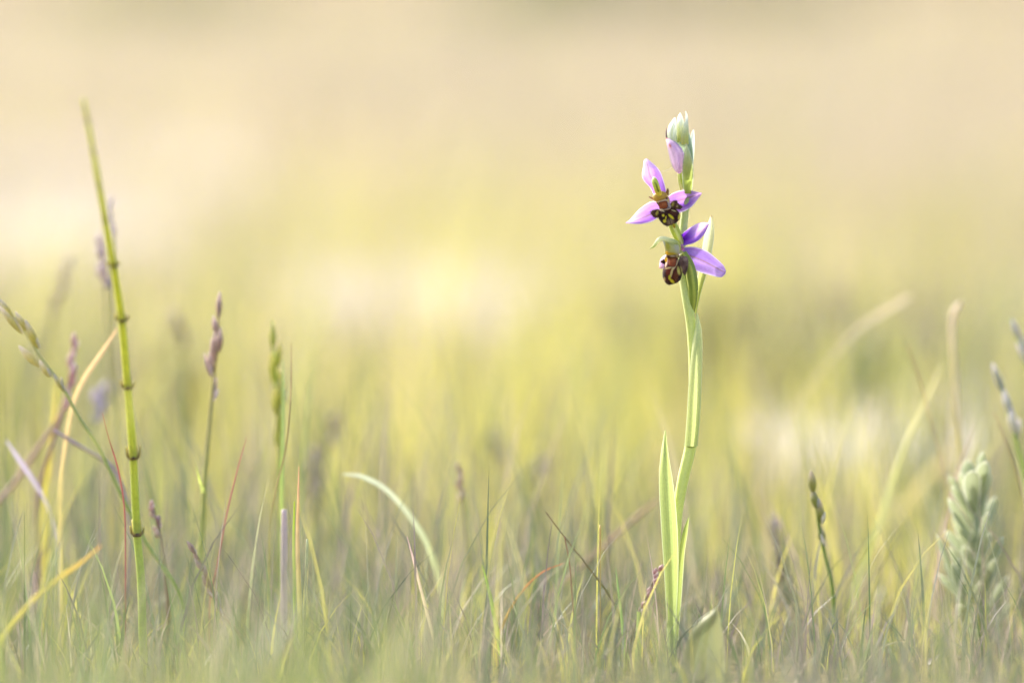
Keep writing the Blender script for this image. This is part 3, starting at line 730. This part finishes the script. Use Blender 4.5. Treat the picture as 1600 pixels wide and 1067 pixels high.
# ------------------------------------------------------------------ grasses with seed heads
def cc(c): return lambda u, a: c
def grad(c0, c1, p=1.0): return lambda u, a: mixc(c0, c1, u ** p)
GR, GR2, PUR, VIOL, TANC, STR = lin((168, 190, 92)), lin((192, 206, 110)), lin((184, 160, 146)), lin((220, 204, 200)), lin((176, 146, 110)), lin((216, 200, 150))
GLUME = lin((234, 228, 232))
def seed_grass(name, label, stem, spikes, c_stem0, c_stem1, c0, c1, group=None, drift=0, n=44):
    pts = foot(stem, None, drift)
    e = thing(name, label, 'grass', P(*pts[-1][:3]), group)
    tube('stem', pts, grad(c_stem0, c_stem1), M_STALK, e, n=n, seg=8)
    for (x, y, dx, dy, L, w) in spikes:
        d = min(stem, key=lambda q: abs(q[1] - y))[2]
        spikelet(e, x, y, d + random.uniform(-1, 3), dx, dy, L, w, mixc(c0, c1, .3 * random.random()), c1, 'spikelet', random.uniform(-2, 2))
        # paired glume hugging the spikelet base
        if w > 5 and random.random() < .6:
            spikelet(e, x + .25 * w, y, d + 2, dx + random.uniform(-.2, .3) * abs(dy), dy, L * .55, w * .42, mixc(GLUME, c0, .4), mixc(GLUME, c0, .2), 'glume', 1)
    return e
e = seed_grass('heath_grass', 'upright grass with a purplish tapering seed head beside the horsetail',
    [(342, 470, -60, 1.2), (340, 540, -60, 2.0), (333, 600, -60, 2.6), (326, 680, -60, 3.6), (319, 760, -60, 4.4), (315, 850, -60, 4.4), (308, 930, -60, 4.0)],
    [(341, 500, .05, -1, 46, 10), (338, 524, -.15, -1, 32, 10), (343, 552, .04, -1, 42, 10), (335, 566, -.12, -1, 38, 10), (333, 582, -.2, -1, 34, 9), (330, 590, -.28, -1, 40, 8),
     (337, 556, -.05, -1, 40, 10), (331, 628, .18, -1, 40, 9), (333, 622, .04, -1, 30, 8)],
    lin((196, 176, 130)), GR, PUR, VIOL)
ribbon('blade', [(306, 726, -36, .6), (312, 750, -37, 3.2), (318, 770, -60, 4), (317, 810, -60, 5)], grad(GR2, GR), M_GRASS, e, n=14)
e = seed_grass('heath_grass', 'upright grass with green plump seeds and flat leaf running up its stalk',
    [(425, 500, -85, 1.0), (429, 560, -85, 2.4), (434, 640, -85, 3.0), (437, 700, -85, 3.4), (440, 800, -85, 4.0), (441, 900, -85, 4.2)],
    [(427, 548, -.02, -1, 48, 11), (431, 580, .18, -1, 46, 11), (427, 600, -.06, -1, 52, 10), (433, 618, .06, -1, 44, 13), (438, 640, .05, -1, 60, 12), (431, 650, -.04, -1, 46, 11), (437, 682, .0, -1, 54, 13), (433, 700, -.02, -1, 44, 10), (437, 720, .05, -1, 42, 9)],
    GR2, GR, lin((188, 192, 92)), lin((220, 212, 140)))
ribbon('blade', [(442, 560, -56, 1), (443, 620, -56, 4.5), (442, 700, -56, 5.5), (441, 800, -57, 6), (443, 900, -57, 5)], grad(lin((150, 170, 110)), GR), M_GRASS, e, n=26, face=.3)
seed_grass('heath_grass', 'slanting grass with a drooping seed head leaning away from the horsetail',
    [(-6, 462, -36, 1.0), (30, 505, -36, 1.6), (62, 556, -36, 2.0), (95, 600, -36, 2.6), (125, 655, -36, 3.0), (152, 695, -36, 3.2), (188, 770, -36, 3.2), (230, 850, -36, 3.2), (285, 940, -36, 3)],
    [(34, 522, -.72, -.9, 58, 11), (22, 500, -.7, -1, 42, 10), (60, 546, -.45, -1, 52, 13), (44, 520, -.6, -1, 40, 10), (62, 574, -.78, -.8, 48, 14), (78, 590, -.6, -1, 32, 12), (100, 612, -.6, -1, 34, 9), (98, 612, -.1, -1, 24, 7)],
    lin((200, 196, 140)), GR, lin((204, 196, 110)), lin((220, 212, 204)))
seed_grass('heath_grass', 'short green grass spike with four stacked seeds, dark against yellow glow',
    [(1266, 740, -38, 1.0), (1274, 780, -38, 2.0), (1281, 830, -38, 2.6), (1290, 870, -38, 3.0), (1299, 910, -38, 3.2), (1304, 960, -38, 3.2)],
    [(1271, 772, -.10, -1, 38, 14), (1275, 795, -.16, -1, 34, 13), (1281, 820, .02, -1, 40, 14), (1287, 855, -.18, -1, 40, 13)],
    lin((120, 134, 60)), GR, lin((160, 164, 76)), lin((200, 186, 168)))
seed_grass('heath_grass', 'pale silvery seed head swaying above the grey leaved plant',
    [(1552, 575, -90, 1.2), (1566, 612, -90, 2.2), (1578, 655, -90, 2.8), (1588, 690, -90, 3.4), (1598, 730, -90, 3.6), (1610, 800, -90, 3.6)],
    [(1570, 618, -.4, -1, 54, 14), (1562, 600, -.35, -1, 36, 12), (1578, 648, -.25, -1, 42, 14), (1584, 678, -.12, -1, 44, 15), (1589, 690, .1, -1, 38, 12)],
    GR, GR2, lin((190, 192, 168)), lin((240, 232, 232)))
seed_grass('heath_grass', 'silvery seed head leaning in, higher than the pale one above the grey plant',
    [(1578, 498, -110, 1.2), (1592, 535, -110, 2.4), (1608, 580, -110, 3.0), (1622, 660, -110, 3.2)],
    [(1592, 530, -.35, -1, 34, 10), (1602, 548, -.4, -1, 30, 10), (1606, 570, -.5, -1, 40, 9)],
    GR, GR2, lin((184, 184, 174)), lin((236, 228, 234)))
# behind, softer
def soft_spike(label, x0, y0, x1, y1, d, w, c, cs, xb, yb, n=7, name='seeding_grass'):
    st = [(x0, y0, d, 1.2), ((x0 + x1) / 2, (y0 + y1) / 2, d, 2), (x1, y1, d, 2.4), (xb, yb, d, 3)]
    sp = []
    for k in range(n):
        t = (k + .6) / n
        L = math.hypot(x1 - x0, y1 - y0) * 1.7 / n
        sp.append((x0 + (x1 - x0) * t + random.uniform(-.3, .3) * w, y0 + (y1 - y0) * t + L * .3, (x0 - x1) + random.uniform(-.35, .35) * abs(y1 - y0), y0 - y1, L, w * random.uniform(.7, 1)))
    c = mixc(c, GLUME, .16)
    return seed_grass(name, label, st, sp, cs, cs, c, mixc(c, GLUME, .4))
soft_spike('pinkish slender seed spike crossing behind the slanting grass', 120, 528, 98, 640, -95, 11, lin((184, 138, 140)), lin((164, 130, 120)), 60, 770)
soft_spike('brown feathery seed spike fading behind the top of the horsetail', 107, 402, 84, 490, -260, 12, lin((150, 126, 84)), lin((164, 158, 104)), 62, 620)
soft_spike('lilac white seed head half hidden behind the horsetail stem', 160, 372, 166, 452, -150, 15, lin((186, 164, 172)), lin((190, 184, 130)), 170, 640, 5)
soft_spike('small pale seed head touching the upper horsetail stem', 171, 312, 174, 370, -150, 11, lin((196, 182, 190)), lin((188, 184, 140)), 182, 640, 4)
soft_spike('dark brown seed spike in the soft yellow glow, the taller of two', 522, 650, 505, 700, -260, 16, lin((116, 86, 66)), lin((150, 140, 84)), 498, 820, 5)
soft_spike('dark brown seed spike in the soft yellow glow, the lower of two', 492, 705, 496, 770, -240, 20, lin((126, 96, 84)), lin((150, 140, 90)), 500, 850, 5)
soft_spike('dusky blurred seed spike standing alone in mid meadow', 768, 672, 776, 722, -330, 22, lin((112, 104, 70)), lin((150, 150, 90)), 780, 830, 5)
soft_spike('dusky seed spike bowed over to one side in mid meadow', 852, 716, 826, 744, -300, 20, lin((120, 102, 74)), lin((150, 150, 90)), 800, 850, 4)
soft_spike('brown seed spike deep in the grass between orchid and short green spike', 1208, 812, 1218, 885, -160, 20, lin((128, 104, 78)), lin((146, 140, 90)), 1226, 960, 6)
soft_spike('lower brown seed spike deep in the grass beyond the orchid', 1230, 890, 1234, 935, -170, 18, lin((132, 106, 82)), lin((146, 140, 90)), 1238, 990, 4)
soft_spike('ochre seed spike behind the purplish grass head', 276, 490, 286, 540, -300, 18, lin((150, 130, 66)), lin((170, 164, 90)), 290, 660, 4)
soft_spike('thin straw seed spike in the soft grass, tips still closed', 717, 726, 724, 786, -90, 8, lin((170, 138, 112)), lin((160, 160, 84)), 732, 900, 6)
soft_spike('short reddish bead like spike near the horsetail foot', 238, 785, 250, 840, -45, 10, lin((176, 128, 116)), lin((150, 120, 100)), 262, 930, 7)
soft_spike('dark red seed spike leaning towards the orchid leaf', 1031, 884, 1000, 955, -14, 11, lin((160, 88, 96)), lin((150, 140, 110)), 985, 1010, 10)
soft_spike('brown jointed dead spike slanting between two upright stalks', 300, 850, 350, 960, -18, 9, lin((160, 124, 110)), lin((156, 130, 112)), 385, 1010, 8)
soft_spike('lilac grey half open seed head low behind the horsetail', 158, 600, 148, 660, -190, 22, lin((180, 168, 196)), lin((150, 160, 130)), 140, 760, 4)

# ------------------------------------------------------------------ single grass blades and dead stalks
def blade(name, label, pts, c0, c1, fold=.35, twist=0.0, face=0.0, drift=0, n=30, p=1.0):
    o = ribbon(name, foot(pts, None, drift), grad(c0, c1, p), M_GRASS, None, n, fold, twist, face)
    return tag(o, label, 'grass blade', None, 'thing')
def stalk(name, label, pts, c0, c1, drift=0):
    o = tube(name, foot(pts, None, drift), grad(c0, c1), M_STALK, None, 40, 8)
    return tag(o, label, 'stalk', None, 'thing')
blade('grass_shoot', 'very thin dark curved blade rising beside the green plump seed head', [(455, 535, -30, .8), (455, 600, -30, 1.6), (448, 690, -30, 2.4), (434, 755, -30, 3), (424, 800, -30, 3), (420, 880, -30, 3)], lin((130, 100, 84)), lin((140, 150, 80)))
blade('grass_shoot', 'fine dark red blade curving down beside the horsetail', [(160, 645, -10, .8), (170, 685, -10, 2), (184, 730, -10, 2.6), (194, 790, -10, 2.6), (196, 860, -10, 2.4)], lin((150, 84, 74)), lin((120, 86, 84)))
blade('grass_shoot', 'slim reddish blade crossing in front of the purplish grass foot', [(385, 684, -20, .8), (372, 730, -20, 2.2), (355, 800, -20, 3), (340, 880, -20, 3), (328, 940, -20, 3)], lin((160, 110, 96)), lin((122, 92, 84)))
blade('grass_shoot', 'straight green blade with a red tip beside the pale dead stalk', [(467, 728, 4, 1), (466, 780, 4, 4), (465, 850, 4, 6.5), (468, 940, 4, 8), (470, 1010, 4, 8)], lin((196, 150, 120)), lin((164, 182, 84)), .4, .2)
blade('grass_shoot', 'narrow bright green blade pressed against the red tipped one', [(460, 783, -2, 2), (459, 840, -2, 4.5), (460, 930, -2, 5), (462, 1010, -2, 5)], lin((150, 172, 60)), lin((138, 164, 66)))
blade('grass_shoot', 'crisp curved green blade in the open grass between seed heads and orchid', [(753, 882, 4, .8), (760, 905, 4, 4), (770, 950, 4, 6.5), (779, 1000, 4, 7), (785, 1050, 4, 7)], lin((136, 164, 60)), lin((150, 174, 80)), .45)
blade('grass_shoot', 'pale twin blade with a pinkish tip in the open grass', [(636, 838, 10, 1), (645, 870, 10, 3.4), (655, 910, 10, 4.4), (668, 960, 10, 5), (682, 1020, 10, 5)], lin((214, 180, 176)), lin((178, 188, 112)))
blade('grass_shoot', 'short green blade beside the dark red spike, broad at its foot', [(998, 955, 6, 6), (998, 985, 6, 9), (996, 1030, 6, 10), (996, 1060, 6, 10)], lin((150, 170, 90)), lin((164, 182, 96)))
blade('grass_shoot', 'thin dark tipped blade between dark red spike and orchid leaf', [(1022, 940, 2, 1), (1018, 970, 2, 3), (1012, 1010, 2, 5), (1006, 1060, 2, 6)], lin((126, 96, 110)), lin((140, 164, 84)))
blade('grass_shoot', 'upright blue green blade standing short of the dark red spike', [(962, 885, -4, .8), (966, 920, -4, 3.6), (972, 970, -4, 5), (977, 1030, -4, 5.5)], lin((128, 150, 96)), lin((140, 168, 90)))
blade('grass_shoot', 'arching blade with a whitish bent tip over the open grass', [(536, 741, -70, 1.5), (562, 743, -70, 5), (600, 762, -70, 7), (640, 805, -70, 8), (672, 860, -70, 9), (690, 930, -70, 9)], lin((206, 214, 190)), lin((170, 182, 88)))
blade('grass_shoot', 'broad blurred yellow green blade slanting across in front of the horsetail', [(310, 520, 330, 2), (255, 580, 330, 6), (190, 650, 330, 8), (120, 735, 330, 10), (60, 830, 330, 11), (10, 930, 330, 11), (-20, 1040, 330, 11)], lin((190, 186, 110)), lin((166, 174, 100)))
blade('grass_shoot', 'orange tipped blurred blade low beside the slanting broad one', [(158, 852, 80, 2), (125, 880, 80, 6), (80, 912, 80, 7), (40, 950, 80, 8), (0, 1010, 80, 8)], lin((226, 160, 70)), lin((184, 188, 100)), p=.35)
blade('grass_shoot', 'straw blade slanting behind the horsetail stem', [(184, 512, -60, 2), (160, 550, -60, 7), (130, 595, -60, 8), (112, 640, -60, 7), (95, 760, -60, 6)], lin((216, 184, 140)), lin((190, 182, 104)))
blade('grass_shoot', 'yellow blurred blade behind the pinkish seed spike', [(88, 600, -120, 2), (84, 660, -120, 6), (78, 720, -120, 8), (70, 800, -120, 8)], lin((206, 190, 84)), lin((190, 180, 70)))
stalk('dead_straw', 'long dead straw lying across the grass towards the orchid stem', [(1024, 782, -130, 2.2), (960, 838, -120, 3.4), (890, 900, -110, 3.4), (820, 965, -100, 3.2), (760, 1030, -90, 3)], lin((196, 160, 132)), lin((186, 160, 124)))
stalk('dead_straw', 'pale lilac grey dead stalk standing upright by the red tipped blade', [(444, 796, -34, 4.4), (444, 850, -34, 5.2), (444, 930, -34, 5.0), (444, 1020, -34, 4.6)], lin((222, 206, 206)), lin((190, 174, 180)))
stalk('dead_straw', 'purplish dead stem lying slantwise under the pinkish seed spike', [(106, 610, -120, 2), (90, 655, -120, 3), (60, 700, -120, 3.6), (20, 758, -120, 3.8), (-30, 820, -120, 3.8)], lin((190, 156, 144)), lin((176, 148, 136)))
stalk('dead_straw', 'greyish lilac stem sagging under the slanting grass', [(84, 672, -60, 2), (130, 700, -60, 3.4), (166, 722, -60, 3.6), (184, 742, -60, 3), (200, 800, -60, 2)], lin((190, 170, 178)), lin((176, 160, 160)))
blade('grass_shoot', 'pale pointed lilac leaf crossing the purplish dead stem', [(10, 688, -80, 2), (30, 718, -80, 7), (52, 750, -80, 7), (74, 790, -80, 4), (90, 850, -80, 3)], lin((190, 180, 200)), lin((160, 150, 160)))
blade('grass_shoot', 'brown red tipped curling blade arching over the open grass', [(880, 880, -16, 1), (850, 892, -16, 2.6), (820, 918, -16, 3.6), (794, 958, -16, 4.4), (775, 1010, -16, 4.6)], lin((176, 110, 84)), lin((186, 178, 92)))
stalk('wiry_grass_shoot', 'thread thin brown stem tipped with a tiny straw bud', [(938, 820, -8, 1.4), (938, 835, -8, 1.5), (938, 880, -8, .9), (938, 960, -8, .9)], lin((216, 190, 120)), lin((140, 130, 84)))
stalk('wiry_grass_shoot', 'fine brown stem bending where two dry threads cross', [(853, 800, -14, .7), (880, 836, -14, 1), (915, 880, -14, 1.4), (955, 935, -14, 1.8), (975, 985, -14, 2)], lin((140, 106, 84)), lin((150, 160, 84)))
stalk('wiry_grass_shoot', 'thin wiry reddish stem in the open grass', [(882, 838, -10, .8), (890, 880, -10, 1), (894, 930, -10, 1.2), (900, 1000, -10, 1.2)], lin((160, 104, 84)), lin((160, 130, 96)))
stalk('wiry_grass_shoot', 'hollow pale green stem with white dew beads beside the red tipped blade', [(480, 842, 2, 1.6), (479, 870, 2, 2.2), (478, 900, 2, 1.6), (476, 980, 2, 2.0)], lin((216, 220, 180)), lin((176, 166, 120)))
stalk('wiry_grass_shoot', 'tall soft yellow stem with a pale hooked tip beyond the grey plant', [(1502, 474, -150, 4), (1494, 480, -150, 5), (1488, 510, -150, 4.2), (1491, 570, -150, 4), (1496, 640, -150, 4), (1503, 720, -150, 4)], lin((236, 220, 190)), lin((186, 186, 96)))
stalk('wiry_grass_shoot', 'blurred brown thread crossing the tall yellow stem glow', [(1418, 540, -90, .6), (1436, 590, -90, 1.0), (1452, 650, -90, 1.0), (1470, 720, -90, 1.0), (1480, 790, -90, 1.0)], lin((190, 150, 104)), lin((186, 180, 96)))
stalk('wiry_grass_shoot', 'thin yellow thread stem just above the grey plant', [(1552, 642, -60, .5), (1572, 690, -60, .8), (1588, 740, -60, 1.0), (1600, 790, -60, 1)], lin((150, 110, 84)), lin((196, 190, 90)))
blade('grass_shoot', 'broad pale blurred blade bending over beyond the orchid', [(1422, 463, -230, 4), (1390, 482, -230, 5), (1345, 510, -230, 4), (1300, 560, -230, 2), (1255, 620, -230, 2), (1200, 720, -230, 2)], lin((226, 206, 184)), lin((166, 160, 130)))
blade('grass_shoot', 'soft green blade curving beyond the short green spike', [(1472, 568, -140, 2), (1440, 640, -140, 6), (1405, 720, -140, 8), (1380, 800, -140, 8), (1350, 880, -140, 8), (1330, 950, -140, 8)], lin((214, 204, 150)), lin((140, 166, 84)))
blade('grass_shoot', 'broad cream blurred leaf slanting beyond the grey plant', [(1500, 690, -340, 4), (1460, 735, -340, 14), (1410, 800, -340, 18), (1350, 880, -340, 15), (1310, 960, -340, 14)], lin((206, 190, 140)), lin((186, 180, 104)))
blade('grass_shoot', 'bent dry blade tip arching low near the grey plant', [(1425, 1003, 20, .8), (1405, 1002, 20, 2), (1380, 1010, 20, 2.6), (1356, 1030, 20, 3), (1340, 1060, 20, 3)], lin((190, 180, 150)), lin((170, 180, 120)))
blade('grass_shoot', 'pale blade lying nearly flat low beside the dark dead leaf', [(1462, 992, 10, 1), (1485, 1002, 10, 4), (1506, 1014, 10, 4.4), (1520, 1040, 10, 4)], lin((120, 130, 110)), lin((140, 150, 120)))
# dead leaf curl and pointed bud near the grey plant
o = sheet('withered_leaf', [(1448, 1030, 0), (1462, 1024, 2), (1480, 1020, 2), (1500, 1024, 0)], [(1452, 1046, 6), (1464, 1040, 8), (1482, 1034, 8), (1502, 1030, 6)],
          lambda u, v: mixc(lin((70, 54, 58)), lin((104, 84, 84)), v), M_LEAF, None, cup=3, nu=16, nv=9)
tag(o, 'curled dark purplish dead leaf on the ground by the grey plant', 'leaf')
pt = foot([(1484, 1008, 12, 1), (1474, 1020, 12, 5), (1464, 1034, 12, 5), (1450, 1046, 12, 2.2), (1434, 1066, 12, 2.2)])
o = tube('closed_bud', pt, grad(lin((176, 160, 150)), lin((150, 164, 110))), M_STALK, None, 30, 10)
tag(o, 'small pointed green bud nodding over the curled dark dead leaf', 'bud')

# ------------------------------------------------------------------ grey leaved plant
gp = thing('cudweed_plant', 'grey green felted plant with whorled blunt leaves, bright rimmed at the top', 'plant', P(1530, 1075, -66))
GY0, GY1, GYW = lin((144, 154, 112)), lin((176, 184, 146)), lin((242, 240, 226))  # GYW paints backlight onto leaf rims and tips
tube('stem', foot([(1526, 750, -66, 2.4), (1524, 800, -66, 3.6), (1528, 880, -66, 4.6), (1532, 960, -66, 5)]), grad(GY1, GY0), M_GREY, gp, n=30, seg=10)
def glf(x0, y0, x1, y1, w, d0, d1, bend=0.0):
    """one blunt leaf from (x0,y0) to tip (x1,y1)"""
    L, R = [], []
    dx, dy = x1 - x0, y1 - y0; ln = math.hypot(dx, dy); nx, ny = -dy / ln, dx / ln
    for k in range(9):
        t = k / 8
        ww = w * .5 * (0.35 + .65 * math.sin(math.pi * min(1, t * .62 + .06)) ** 1.2) * (math.sqrt(max(0, 1 - ((t - .72) / .28) ** 2)) if t > .72 else 1)
        b = bend * math.sin(math.pi * t * .5) * t
        cx, cy, d = x0 + dx * t + nx * b, y0 + dy * t + ny * b, d0 + (d1 - d0) * t
        L.append((cx - nx * (ww + .2), cy - ny * (ww + .2), d)); R.append((cx + nx * (ww + .2), cy + ny * (ww + .2), d))
    sheet('leaf', L, R, lambda u, v: mixc(mixc(GY0, GY1, u), GYW, .7 * sstep(.8, 1, abs(v - .5) * 2) + .5 * sstep(.85, 1, u)), M_GREY, gp, cup=-1.6, nu=16, nv=9)
rp = random.Random(21)
for k in range(24):
    t = k / 23
    by = 775 + 225 * t + rp.uniform(-6, 6)
    sd = -1 if k % 2 else 1
    sp = (20 + 38 * min(1, t * 2.5)) * rp.uniform(.35, 1.1)
    ln = rp.uniform(44, 76)
    d = rp.uniform(-26, 26)
    glf(1525 + 4 * t, by, 1525 + sd * sp, by - ln, rp.uniform(11, 17), -66, -66 + d, -sd * rp.uniform(2, 8))
for a in [(1524, 790, 1508, 718, 24, -66, -74, 2), (1524, 790, 1537, 718, 22, -66, -50, 4), (1526, 790, 1549, 736, 22, -66, -56, -6), (1522, 800, 1514, 734, 28, -62, -50, 4), (1520, 800, 1476, 748, 11, -66, -68, 8), (1520, 880, 1482, 802, 13, -90, -55, 8)]:
    glf(*a)
gp2 = thing('leafy_shoot', 'small shoot of narrow upright grey leaves leaning on the felted plant', 'plant', P(1506, 1075, -50))
gsave = gp
tube('stem', foot([(1499, 918, -50, 1.8), (1503, 960, -50, 2.2), (1506, 1000, -50, 2.6)]), grad(GY1, GY0), M_GREY, gp2, n=20, seg=8)
gp = gp2
for a in [(1500, 925, 1458, 836, 9, -50, -48, 6), (1500, 930, 1484, 880, 8, -50, -44, 4), (1500, 930, 1474, 878, 8, -50, -54, 2), (1503, 955, 1492, 868, 8, -48, -42, 6), (1504, 975, 1526, 905, 8, -48, -40, 6), (1504, 960, 1508, 908, 8, -50, -44, 0)]:
    glf(*a)

# ------------------------------------------------------------------ low bushes at the far end of the meadow
def bush(label, x, y, r, h, col, n=2600):
    e = thing('bush', label, 'bush', (x, y, 0))
    pts = []
    for k in range(7):
        a = k * 2.4; L = random.uniform(.5, .9)
        v, f, us, an = tube_data([(x, y, -.02, .03), (x + math.cos(a) * r * .25, y + math.sin(a) * r * .25, h * .35, .02), (x + math.cos(a) * r * .6 * L, y + math.sin(a) * r * .6 * L, h * .8 * L, .006)], 8, 6, True)
        new_obj('trunk', v, f, [lin((96, 80, 60))] * len(v), M_STALK, e)
    V, F, C = [], [], []
    lobes = [(random.uniform(-.6, .6) * r, random.uniform(-.6, .6) * r, random.uniform(.35, .75) * h, random.uniform(.3, .5)) for _ in range(11)]
    for k in range(n):
        lx, ly, lz, lr = random.choice(lobes)
        th, ph, rr = math.acos(random.uniform(-1, 1)), random.uniform(0, 6.28), random.uniform(.55, 1.05)
        c = Vector((x + lx + math.sin(th) * math.cos(ph) * lr * r * rr, y + ly + math.sin(th) * math.sin(ph) * lr * r * rr, max(.02, lz + math.cos(th) * lr * h * .7 * rr)))
        a = Vector((random.uniform(-1, 1), random.uniform(-1, 1), random.uniform(-.3, 1))).normalized() * .07
        b = a.cross(Vector((random.uniform(-1, 1), random.uniform(-1, 1), random.uniform(-1, 1)))).normalized() * .028
        i = len(V); V += [c, c + a * .5 + b, c + a, c + a * .5 - b]; F.append((i, i + 1, i + 2, i + 3))
        s = random.uniform(.75, 1.25); C += [tuple(q * s for q in col)] * 4
    new_obj('crown', V, F, C, M_GRASS, e)
bush('low dark olive bush at the far end of the meadow', 0.3, 26, 0.75, .6, lin((96, 118, 58)))
bush('wide pale green bush apart from the dark olive one, far off', -2.2, 30, .9, .5, lin((128, 134, 78)))
bush('greener low bush beside the dark olive one, far off', 1.5, 29, .6, .5, lin((112, 122, 64)))
